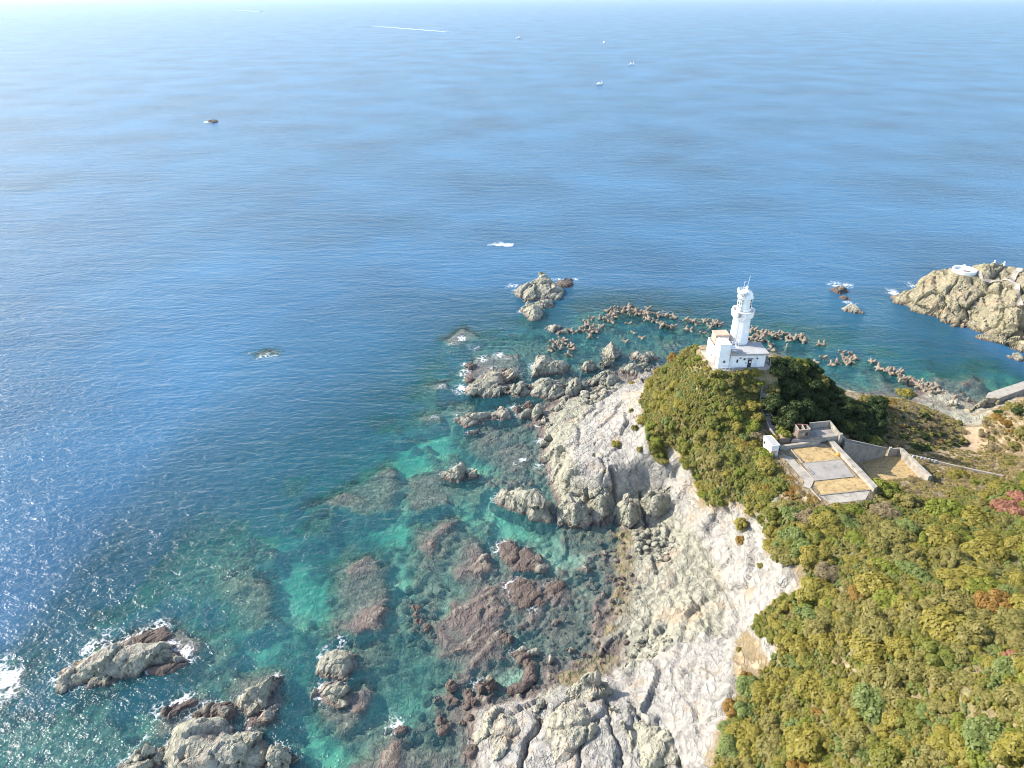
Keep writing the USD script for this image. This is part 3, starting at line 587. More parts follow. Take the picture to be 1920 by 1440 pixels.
rock(Z6([(925, 262), (980, 225), (1030, 252), (1020, 320), (980, 380), (940, 372)]), 4.0, 'greenish rock bulging from the promontory behind the oval cream boulder')
rock(Z6([(870, 204), (920, 145), (960, 162), (960, 222), (920, 232)]), 2.8, 'tan rock on the promontory edge beside the patch of white foam')
rock(Z6([(1490, 655), (1510, 638), (1540, 645), (1530, 675), (1500, 672)]), 1.6, 'pinkish boulder below the widest green buttress', name='boulder', catg='boulder')
rock(Z6([(1555, 650), (1565, 638), (1578, 645), (1575, 660)]), 1.3, 'small grey boulder right of the pinkish boulder', name='boulder', catg='boulder')
# bottom left
rock(Z8([(245, 420), (270, 385), (350, 335), (400, 305), (500, 280), (600, 250), (700, 240), (770, 250), (830, 280), (850, 305), (800, 345), (700, 372), (620, 397), (540, 422), (450, 440), (360, 455), (310, 440), (290, 470), (255, 450)]), 3.0, 'long brown ridge of rock awash with surf near the left edge', steep=1.0, amp=1.2)
rock(Z8([(600, 235), (650, 185), (740, 172), (770, 212), (720, 260), (640, 262)]), .9, 'low reddish rock under white surf at the far end of the long brown ridge', M_brown)
rock(Z8([(670, 382), (760, 347), (830, 342), (740, 390)]), .8, 'thin brown ledge along the near side of the long brown ridge', M_brown)
rock(Z8([(740, 690), (790, 600), (860, 570), (960, 560), (1050, 620), (1110, 612), (1160, 650), (1190, 725), (1170, 850), (1100, 900), (760, 900)]), 5.6, 'great cream hump of rock cut by the bottom edge at the lower left', steep=1.0)
rock(Z8([(870, 580), (930, 520), (1020, 505), (1050, 560), (1030, 610), (930, 600)]), 2.2, 'brown rock wet with surf on top of the great cream hump', M_brown)
rock(Z8([(740, 560), (800, 510), (870, 480), (885, 515), (820, 560), (760, 600)]), 1.0, 'low reddish rock in the surf left of the great cream hump', M_brown)
rock(Z8([(1085, 542), (1080, 495), (1150, 430), (1225, 372), (1250, 365), (1232, 425), (1235, 542), (1220, 602), (1130, 592)]), 4.0, 'triangular green rock with a sharp right edge beside the great cream hump', steep=1.2)
rock(Z8([(1190, 770), (1215, 695), (1280, 690), (1305, 742), (1310, 850), (1195, 850)]), 3.8, 'upright greenish rock at the bottom edge right of the great cream hump', steep=1.4)
rock(Z8([(520, 850), (600, 715), (650, 713), (700, 752), (680, 802), (640, 850)]), 3.0, 'wedge of pale rock at the bottom edge left of the great cream hump', steep=1.2)
rock(Z8([(1440, 382), (1450, 305), (1510, 280), (1590, 294), (1580, 350), (1550, 410), (1480, 400)]), 2.0, 'far half of the tan rock pair with foam along its top', steep=1.3)
rock(Z8([(1430, 472), (1460, 415), (1540, 412), (1570, 472), (1560, 550), (1500, 540), (1440, 512)]), 2.0, 'near half of the tan rock pair')
rock(Z8([(1760, 632), (1790, 605), (1830, 612), (1830, 660), (1780, 670)]), 1.2, 'small brown rock alone near the bottom edge, right of the tan pair', M_brown)
# bottom middle
rock(Z7([(330, 770), (350, 705), (400, 662), (460, 665), (530, 705), (565, 782), (550, 852), (520, 900), (520, 990), (390, 990), (350, 892), (310, 802)]), 4.6, 'bulging cream rock at the left end of the rock apron along the bottom edge', M_pale)
rock(Z7([(550, 722), (560, 675), (600, 655), (630, 668), (620, 742), (580, 772)]), 2.8, 'square tan rock in the gap beside the bulging cream rock')
rock(Z7([(530, 990), (540, 865), (600, 835), (640, 862), (620, 990)]), 3.8, 'grey rock at the bottom edge right of the bulging cream rock', M_pale)
rock(Z7([(590, 772), (620, 732), (650, 752), (640, 802), (610, 802)]), 2.4, 'small cream rock below the square tan rock')
rock(Z7([(725, 600), (740, 562), (800, 525), (860, 497), (900, 525), (915, 602), (900, 652), (830, 692), (780, 652)]), 7.0, 'white peaked crag rising highest from the rock apron', M_pale, z0=2.2, steep=1.5, amp=.6, peak=Z7([(862, 497)])[0])
rock(Z7([(905, 642), (940, 662), (1010, 762), (1030, 852), (980, 862), (940, 802)]), 3.2, 'thin upright slab of rock leaning behind the white peaked crag', M_pale, z0=3.0, steep=1.8)
rock(Z7([(1000, 722), (1040, 695), (1120, 742), (1200, 802), (1240, 852), (1290, 990), (1080, 990), (1020, 862)]), 3.0, 'long sloping ridge of pale rock running off the bottom edge', M_pale, z0=4.2)
rock(Z7([(640, 730), (700, 645), (780, 645), (850, 705), (880, 802), (890, 990), (650, 990), (640, 830)]), 3.4, 'broad pale rock slab in front of the white peaked crag', M_pale, z0=2.4)
for o, h, l in [([(350, 562), (385, 543), (410, 562), (420, 602), (380, 617), (355, 597)], 1.8, 'pale egg-shaped boulder beside a brown one in the shallows'), ([(310, 582), (330, 562), (355, 597), (340, 627)], 1.1, 'narrow brown boulder touching the pale egg-shaped one'),
                ([(430, 362), (455, 343), (480, 362), (470, 392)], 1.1, 'brown boulder alone at the near corner of the big purple reef'), ([(640, 452), (660, 442), (670, 472), (650, 492)], 1.0, 'small flat boulder right of the pair by the sunken arc of rock'),
                ([(555, 442), (590, 418), (600, 442), (570, 457)], 1.3, 'greenish boulder at the top of the sunken arc of rock'), ([(490, 435), (530, 415), (550, 430), (510, 455)], .9, 'tan boulder left of the greenish one on the sunken arc of rock'),
                ([(720, 422), (745, 403), (770, 422), (740, 442)], 1.2, 'olive boulder beside the yellow algae patch'), ([(925, 217), (960, 190), (975, 222), (950, 232)], 1.6, 'sharp grey boulder casting a shadow on the orange flat'),
                ([(1010, 272), (1035, 255), (1050, 277), (1030, 292)], 1.2, 'small pale boulder right of the sharp grey boulder'), ([(1045, 372), (1075, 325), (1110, 347), (1090, 382)], 1.9, 'tall pale boulder in front of the orange gravel'),
                ([(975, 512), (1005, 492), (1030, 532), (1010, 552)], 1.8, 'grey boulder in the shade right of the white peaked crag'), ([(1095, 187), (1125, 177), (1140, 202), (1110, 217)], 1.0, 'round green boulder at the edge of the cream ledges'),
                ([(785, 62), (805, 42), (830, 57), (820, 82)], 1.2, 'round tan boulder alone in the green shallows'), ([(945, 107), (960, 92), (985, 97), (985, 122)], 1.1, 'brown boulder alone beyond the sharp grey boulder'),
                ([(975, 375), (990, 362), (1003, 378), (985, 388)], .8, 'small tan boulder left of the tall pale boulder'), ([(655, 550), (675, 545), (690, 570), (665, 578)], .8, 'small tan boulder left of the white peaked crag'),
                ([(590, 60), (615, 50), (628, 70), (600, 82)], .9, 'small tan boulder at the right tip of the split purple reef'), ([(1130, 335), (1160, 330), (1155, 355), (1125, 360)], .9, 'pale boulder just right of the tall pale boulder')]:
    rock(Z7(o), h, l, M_rock if 'brown' not in l else M_brown, name='boulder', catg='boulder', steep=1.5, s=.14)
# awash tops of reefs
rock(Z7([(480, 432), (545, 417), (585, 492), (580, 560), (540, 610), (470, 625), (460, 602), (535, 570), (545, 510)]), .75, 'curved rim of brown rock half sunk round a turquoise pool', M_brown, steep=.8)
rock(Z6([(600, 750), (680, 735), (715, 780), (720, 860), (690, 900), (650, 860), (605, 800)]), .55, 'left half of the split purple reef', M_brown, steep=.6)
rock(Z6([(725, 800), (770, 780), (850, 840), (850, 920), (760, 925), (700, 905), (730, 860)]), .5, 'right half of the split purple reef', M_brown, steep=.6)
rock(Z6([(650, 1015), (740, 970), (790, 985), (830, 1040), (890, 1080), (905, 1130), (850, 1160), (740, 1158), (680, 1100)]), .6, 'round purple reef with a white splash of foam in its middle', M_brown, steep=.5)
rock(Z6([(895, 1060), (920, 995), (1000, 975), (1035, 1015), (1000, 1060), (940, 1075)]), .9, 'tan reef top right of the round purple reef', M_brown, steep=.7)
# islets of rock to the right
rock(Z1([(1590, 245), (1650, 205), (1700, 210), (1715, 265), (1660, 290)]), 2.0, 'upper rock of the foam-washed pair off the rocky islet', M_brown)
rock(Z1([(1640, 300), (1700, 295), (1740, 330), (1690, 330)]), .9, 'flat rock lying between the foam-washed pair off the rocky islet', M_brown)
rock(Z1([(1685, 380), (1720, 360), (1790, 370), (1835, 435), (1780, 430), (1700, 410)]), 1.8, 'lower tan rock of the foam-washed pair off the rocky islet')
rock(ZR([(1765, 18), (1850, 0), (1920, 20), (1930, 90), (1870, 80), (1800, 40)]), 1.6, 'flat rock at the right edge inside the cove')
rock(ZR([(1220, 405), (1290, 410), (1400, 435), (1400, 500), (1330, 520), (1250, 460)]), 2.6, 'pale green rock at the foot of the eastern shore, beside the last tetrapods')
rock(ZR([(1440, 490), (1520, 430), (1640, 390), (1700, 405), (1715, 455), (1600, 490), (1480, 560), (1420, 550)]), 3.8, 'smooth pale rock wall at the root of the harbour wall', M_islet)
rock(ZR([(370, 320), (400, 305), (500, 345), (560, 380), (520, 400), (390, 375)]), 2.0, 'pale strip of rock showing behind the dark trees at the shore', M_islet)
rock([(389, 229), (394, 224), (405, 224), (408, 229), (398, 231)], 0.9, 'tiny dark rock ringed with foam far out at the upper left', M_brown, s=.5)
# beach of boulders between the green rocks and the white slope: one shape per kind, repeated
rng = np.random.default_rng(5)
def pebble(seed):
    m = trimesh.creation.icosphere(3, 1.0); v = m.vertices
    r, t, e = cells(v * 1.0, .9, seed); v = v * (1 + .25 * (r - .5) + .28 * t + .22 * (meshkit.fbm(v * 1.3, 3, seed) - .5))[:, None]
    v *= [1.0, .8, .65]; return trimesh.Trimesh(v, m.faces, process=False)
for k in range(4):
    UsdGeom.Xform.Define(stage, f'/World/Looks/boulder_kind_{k}')
    c = stage.CreateClassPrim(f'/boulder_kind_{k}')
    usdkit.mesh(stage, f'/boulder_kind_{k}/stone', pebble(300 + k), M_brown if k == 3 else (M_rock if k else M_pale), smooth=True)
    stage.RemovePrim(f'/World/Looks/boulder_kind_{k}')
def scatter_boulders(poly, n, smin, smax, label, group, kinds=(0, 1, 2), sink=.25, zmin=-9):
    P = Polygon(poly); x0, y0, x1, y1 = P.bounds; done = 0
    while done < n:
        a, b = rng.uniform(x0, x1), rng.uniform(y0, y1)
        if not shapely.contains_xy(P, a, b): continue
        x, y = unproject(a, b, .4); z = float(gz_at(x, y)[0]); s = smin + (smax - smin) * rng.random() ** 2
        x, y = unproject(a, b, max(z, 0)); z = float(gz_at(x, y)[0])
        done += 1
        if z < zmin: continue
        copy_of(f'/boulder_kind_{rng.choice(kinds)}', 'boulder', label, (x, y, z + s * (.5 - sink)), (rng.uniform(-20, 20), rng.uniform(-20, 20), rng.uniform(0, 360)), s, group, 'boulder')
scatter_boulders(Z5([(1140, 950), (1200, 870), (1310, 880), (1400, 870), (1330, 950), (1250, 1000), (1150, 980)]), 34, .6, 1.5, 'grey green boulder heaped on the small beach under the white slope', 'boulders on the small beach')
scatter_boulders(Z7([(980, 400), (1180, 350), (1200, 400), (1120, 480), (990, 470)]), 40, .2, .7, 'small tan stone in the patch of orange gravel by the pale slope', 'stones of the orange gravel patch', (0, 1, 2, 3))
scatter_boulders(Z6([(1480, 690), (1640, 640), (1720, 720), (1700, 860), (1560, 900), (1450, 800)]), 40, .3, 1.2, 'cream boulder in the rubble where the inlet meets the cliff', 'boulders of rubble at the cliff foot', (0, 1, 1))
scatter_boulders(Z6([(1180, 700), (1420, 680), (1480, 900), (1500, 1100), (1300, 1250), (1200, 1000)]), 45, .25, .8, 'brown stone on the shallow orange rock flat', 'stones on the shallow flat', (3, 3, 1))
scatter_boulders(Z7([(120, 480), (330, 600), (300, 900), (100, 900), (60, 650)]), 45, .5, 1.3, 'dark rounded stone in the green shallows near the bottom edge', 'rounded stones in the shallows', (3,), .15)
scatter_boulders(Z6([(0, 1000), (180, 1000), (170, 1371), (0, 1371)]), 26, .6, 1.4, 'dark sunken stone left of the big purple reef', 'sunken stones beside the purple reef', (3,), .2)
scatter_boulders(Z7([(420, 300), (900, 250), (900, 480), (700, 520), (450, 480)]), 40, .3, .8, 'low stone among the shallow reefs in the inlet', 'stones among the inlet reefs', (3, 3, 2))

# ------------------------------------------------------------------ the rocky islet on the right
IP = [(1640, 556, -8), (1672, 553, 0), (1700, 575, 0), (1740, 591, 0), (1800, 606, 0), (1830, 622, 0), (1880, 643, 0), (1920, 657, 0), (2010, 690, 0), (1730, 545, 7), (1700, 552, 3.5), (1690, 548, 1.5), (1760, 560, 7), (1757, 530, 8), (1765, 500, 13), (1785, 494, 15.5), (1808, 507, 14), (1840, 500, 15.5), (1875, 492, 17), (1915, 505, 15), (1850, 540, 11), (1800, 560, 7.5), (1830, 590, 4), (1880, 600, 7.5), (1920, 620, 7), (1780, 530, 11), (1890, 550, 12.5), (1920, 560, 13), (1990, 520, 20), (2010, 600, 14), (1710, 565, 3), (1790, 585, 3.5), (1880, 625, 2.5)]
ipa = np.array(IP, float); ix, iy = unproject(ipa[:, 0], ipa[:, 1], ipa[:, 2])
ipw = np.vstack([np.stack([ix, iy, ipa[:, 2]], 1), [(150, 285, -8), (170, 292, -8), (195, 296, -6), (230, 300, -6), (185, 284, 3), (205, 284, 4), (225, 286, 4), (252, 290, -8), (249, 240, -8), (251, 265, -8), (236, 262, 11), (236, 245, 5), (235, 205, -8), (205, 215, -6), (180, 225, -8), (150, 250, -8), (140, 262, -10)]])
ilin = LinearNDInterpolator(ipw[:, :2], ipw[:, 2])
ixs, iys = np.arange(146, 250, .42), np.arange(214, 292, .42)
IX, IY = np.meshgrid(ixs, iys)
IZ = ilin(IX, IY); IZ = np.where(np.isnan(IZ), -8, IZ); IZ = gaussian_filter(IZ, 1.8)
PCX, PCY = map(float, unproject(1808, 508, 14.0))
w = 1 - smooth01(4.6, 7.0, np.hypot(IX - PCX, IY - PCY)); IZ = IZ * (1 - w) + 13.6 * w
IV = np.stack([IX.ravel(), IY.ravel(), IZ.ravel()], -1); IF = grid_faces(len(ixs), len(iys))
cr_, ct_, ce_ = cells(IV + 2 * (np.stack([meshkit.fbm(IV * .15 + k * 7, 3, 90 + k) for k in range(3)], -1) - .5), 11, 63, (.8, 1.6, 1.0), STRATA)
irel = (rock_relief(IV, 61, .75) + 2.2 * (cr_ - .5) + 2.4 * ct_ - 1.8 * np.exp(-ce_ / .5)) * (1 - w.ravel()); IV = IV + vertex_normals(IV, IF) * irel[:, None]
IF = IF[(IV[IF, 2] > -6).all(1)]; us_ = np.unique(IF); mp_ = np.full(len(IV), -1); mp_[us_] = np.arange(len(us_)); IV, IF = IV[us_], mp_[IF]
setdata(obj('rocky_islet', (IV, IF), M_islet, smooth=28), 'sandy coloured rocky islet with a white round platform on top, at the right edge', 'islet')
kd_islet = cKDTree(IV[:, :2])
isl = Polygon(ux([(1672, 553), (1700, 575), (1740, 591), (1800, 606), (1830, 622), (1880, 643), (1920, 657), (2010, 690)], 0) + [(235, 285), (185, 288), (165, 275)]).buffer(0)
FOOT.append((isl, 6))

# ------------------------------------------------------------------ tetrapods
def tetrapod():
    import manifold3d as mf
    dirs = np.array([[0, 0, 1], [math.sqrt(8) / 3, 0, -1 / 3], [-math.sqrt(2) / 3, math.sqrt(2 / 3), -1 / 3], [-math.sqrt(2) / 3, -math.sqrt(2 / 3), -1 / 3]])
    out = None
    for d in dirs:
        c = mf.Manifold.cylinder(2.0, .80, .50, 10).translate([0, 0, .25]) + mf.Manifold.cylinder(.14, .50, .40, 10).translate([0, 0, 2.24])
        T = np.eye(4); T[:3, :3] = trimesh.geometry.align_vectors([0, 0, 1], d)[:3, :3]
        c = c.transform(T[:3, :4])
        out = c if out is None else out + c
    out = out + mf.Manifold.sphere(.9, 12)
    m = out.to_mesh(); return trimesh.Trimesh(m.vert_properties[:, :3], m.tri_verts)
stage.CreateClassPrim('/tetrapod_kind')
usdkit.mesh(stage, '/tetrapod_kind/concrete_body', tetrapod(), M_tetra, smooth=False)
TET = []
def tline(p, q, n, w=6, up=0.3):
    for k in range(n):
        t = (k + .5) / n + rng.normal(0, .3 / n)
        TET.append((p[0] + (q[0] - p[0]) * t + rng.normal(0, w * .5), p[1] + (q[1] - p[1]) * t + rng.normal(0, w * .33), up + abs(rng.normal(0, .5))))
def tpts(pts, up=.1):
    for a, b in pts: TET.append((a, b, up + rng.uniform(-.3, .4)))
TET_A0 = 0
tline(*Z5([(1370, 360), (1500, 345)]), 9, 10, .7); tline(*Z5([(1480, 335), (1640, 380)]), 15, 12, .9); tline(*Z5([(1360, 395), (1400, 390)]), 4, 6, .3)
tline(*Z5([(1640, 375), (1800, 400)]), 10, 5, 0); tline(*Z5([(1690, 440), (1790, 455)]), 6, 5, .2); tpts(Z5([(1612, 415), (1650, 425), (1670, 425)]))
tpts(Z5([(1490, 445), (1525, 505), (1580, 538), (1472, 562)]), -.1)
TET_A1 = len(TET)
tpts(Z5([(1200, 425), (1245, 405), (1222, 445), (1205, 450), (1190, 465), (1130, 500), (1105, 485), (1165, 485), (1232, 480), (1215, 490), (1270, 492), (1310, 460), (1232, 525), (1330, 410), (1300, 405), (1350, 415), (1380, 425), (1250, 465), (1180, 480), (1290, 480), (1240, 500), (1350, 355)]), .5)
tpts(Z5([(1205, 560), (1295, 550), (1265, 610), (1210, 612), (1185, 590)]), -1.2)
tpts(Z5([(985, 560), (1020, 575), (1065, 552), (1040, 545), (1010, 590), (1040, 605), (980, 605), (1085, 600), (1115, 585), (1120, 610), (1000, 575), (1055, 575), (965, 612), (1085, 645)]), .5)
TET_A2 = len(TET)
tline(*Z1([(530, 485), (770, 495)]), 10, 7, .4); tpts(Z1([(675, 515), (690, 530), (510, 535), (540, 545), (630, 570), (720, 480), (740, 495)]), .2)
TET_A3 = len(TET)
tline(*Z1([(975, 550), (1130, 575)]), 8, 8, .8); tline(*Z1([(1130, 575), (1290, 590)]), 8, 6, .4); tline(*Z1([(990, 640), (1075, 600)]), 7, 7, .6); tline(*Z1([(1340, 590), (1420, 615)]), 8, 6, .4)
tpts(Z1([(965, 610), (1065, 635), (1110, 630), (1140, 655), (1155, 695), (1265, 675), (1270, 625), (1195, 600), (1510, 648), (1540, 648)]), .2)
TET_A4 = len(TET)
tpts(Z1([(1475, 785), (1540, 748), (1600, 800), (1640, 785), (1680, 715), (1745, 725), (1695, 750), (1735, 765), (1780, 755), (1720, 795), (1740, 780), (1905, 785), (1700, 770)]), .5)
TET_A5 = len(TET)
tline(*Z4([(205, 1020), (430, 1070)]), 9, 5, .4); tline(*Z4([(370, 1080), (520, 1150)]), 8, 5, .3); tline(*Z4([(500, 1140), (700, 1190)]), 13, 6, .5); tline(*Z4([(600, 1180), (860, 1290)]), 15, 7, .6); tpts(Z4([(165, 975), (975, 1305), (605, 1205), (850, 1270)]), .3)
TLAB = [(TET_A1, 'brown concrete tetrapod in the arched far end of the breakwater, farthest from the lighthouse', 'tetrapods of the far arched breakwater'), (TET_A2, 'brown concrete tetrapod in the heaps between the arched breakwater and the broad tan rock', 'tetrapods heaped near the green rocks'),
        (TET_A3, 'brown concrete tetrapod in the short row just left of the lighthouse', 'tetrapods left of the lighthouse'), (TET_A4, 'brown concrete tetrapod in the row just right of the lighthouse tower', 'tetrapods right of the lighthouse'),
        (TET_A5, 'brown concrete tetrapod scattered in the water behind the dark trees', 'scattered tetrapods behind the dark trees'), (10 ** 6, 'brown concrete tetrapod in the line running to the harbour wall', 'tetrapods of the line to the harbour wall')]
TFOOT = []
for i, (a, b, up) in enumerate(TET):
    x, y = unproject(a, b, up + .4)
    lab = next((l, g) for n, l, g in TLAB if i < n)
    copy_of('/tetrapod_kind', 'tetrapod', lab[0], (x, y, up - .35), (rng.uniform(-70, 70), rng.uniform(-70, 70), rng.uniform(0, 360)), .70, lab[1], 'tetrapod')
    TFOOT.append((float(x), float(y)))

# ------------------------------------------------------------------ the sea
sxs = spaced([(-30000, -3000, 4000), (-3000, -400, 500), (-400, -120, 40), (-120, 180, .8), (180, 500, 30), (500, 3000, 500), (3000, 30000, 4000)])
sys_ = spaced([(-3000, 0, 500), (0, 44, 10), (44, 292, .8), (292, 420, 8), (420, 1000, 60), (1000, 4000, 500), (4000, 40000, 4000)])
SX, SY = np.meshgrid(sxs, sys_); SX, SY = SX.ravel(), SY.ravel()
depth = np.full(len(SX), 30.0)
inr = (SX > -112) & (SX < 182) & (SY > 34) & (SY < 299)
# depth: seabed as built, averaged over a metre or so
gi = np.nonzero(inr)[0]
dd, ii = kd_ground.query(np.stack([SX[gi], SY[gi]], 1), k=4)
depth[gi] = -(P3[ii, 2].mean(1))
edge = np.minimum.reduce([SX[gi] + 112, 182 - SX[gi], 299 - SY[gi]]); we = smooth01(0, 25, edge)
depth[gi] = depth[gi] * we + 30 * (1 - we)
foam = np.zeros(len(SX))
wobf = (meshkit.fbm(np.stack([SX * .5, SY * .5, SX * 0], -1), 4, 71) - .5)
near = np.nonzero((SX > -110) & (SX < 240) & (SY > 44) & (SY < 292))[0]
EXPO = smooth01(24, -4, SX - .25 * (SY - 150))   # surf reaches the open, seaward rocks
for P, h in FOOT:
    x0, y0, x1, y1 = P.bounds
    k = near[(SX[near] > x0 - 6) & (SX[near] < x1 + 6) & (SY[near] > y0 - 6) & (SY[near] < y1 + 6)]
    if not len(k): continue
    pp = shapely.points(SX[k], SY[k]); d = shapely.distance(pp, P)
    c = P.centroid; wind = smooth01(-.2, .9, ((SX[k] - c.x) * -.75 + (SY[k] - c.y) * .65) / np.maximum(np.hypot(SX[k] - c.x, SY[k] - c.y), .1))
    foam[k] = np.maximum(foam[k], np.exp(-np.maximum(d, 0) / 1.3) * (.26 + .5 * wind) * (.3 + .7 * EXPO[k]))
tx = np.array(TFOOT); kd_t = cKDTree(tx); dt, _ = kd_t.query(np.stack([SX[near], SY[near]], 1))
foam[near] = np.maximum(foam[near], .16 * np.exp(-dt / 1.5))
FOAMS = [(960, 535, 16, .7), (965, 545, 10, .6), (1045, 520, 22, .75), (1078, 524, 12, .6), (870, 700, 18, .85), (862, 730, 20, .9), (880, 685, 20, .9), (905, 672, 16, .8), (935, 665, 20, .7), (950, 670, 14, .5), (865, 635, 14, .8), (850, 645, 20, .5), (890, 650, 20, .45), (840, 660, 18, .35), (828, 725, 14, .5), (815, 785, 16, .45), (795, 775, 12, .3),
         (1250, 587, 18, .7), (1262, 592, 14, .55), (1675, 548, 16, .8), (1712, 535, 16, .8), (1750, 525, 14, .7), (1567, 533, 16, .85), (1590, 535, 14, .8), (1592, 568, 12, .85), (938, 457, 18, 1.0), (925, 458, 12, .7), (955, 459, 10, .7), (500, 666, 22, .65), (520, 664, 12, .55), (470, 663, 12, .3),
         (987, 1125, 9, .95), (1000, 1140, 22, .5), (1020, 1100, 14, .4), (640, 1205, 26, .6), (615, 1215, 14, .6), (650, 1275, 20, .4), (170, 1212, 24, .8), (200, 1200, 30, .7), (240, 1200, 20, .6), (295, 1180, 28, .75), (315, 1215, 24, .85), (345, 1225, 26, .8), (310, 1165, 14, .7), (355, 1240, 16, .6), (110, 1290, 18, .7), (10, 1275, 30, 1.0), (0, 1250, 26, .8), (18, 1300, 22, .8), (-10, 1310, 26, .8),
         (300, 1335, 26, .75), (330, 1320, 22, .7), (275, 1380, 20, .6), (385, 1325, 20, .6), (400, 1310, 14, .5), (440, 1310, 18, .5), (470, 1350, 24, .45), (500, 1355, 18, .35), (500, 1290, 16, .5), (980, 862, 8, .9), (965, 868, 8, .8), (1010, 872, 16, .6), (880, 1080, 20, .12), (905, 785, 30, .35), (860, 780, 20, .3), (790, 1290, 0.1, 0), ]
for a, b, r, s in FOAMS:
    fx, fy = unproject(a, b, 0); u = r * np.hypot(fx, fy) / FPX * .9
    k = near if r > 9 and b > 440 else np.arange(len(SX))
    foam[k] = np.maximum(foam[k], s * np.exp(-(((SX[k] - fx) / u) ** 2 + ((SY[k] - fy) / (u * 1.25)) ** 2)))
foam = np.clip(.76 * foam * (1 + 2.2 * wobf), 0, 1)
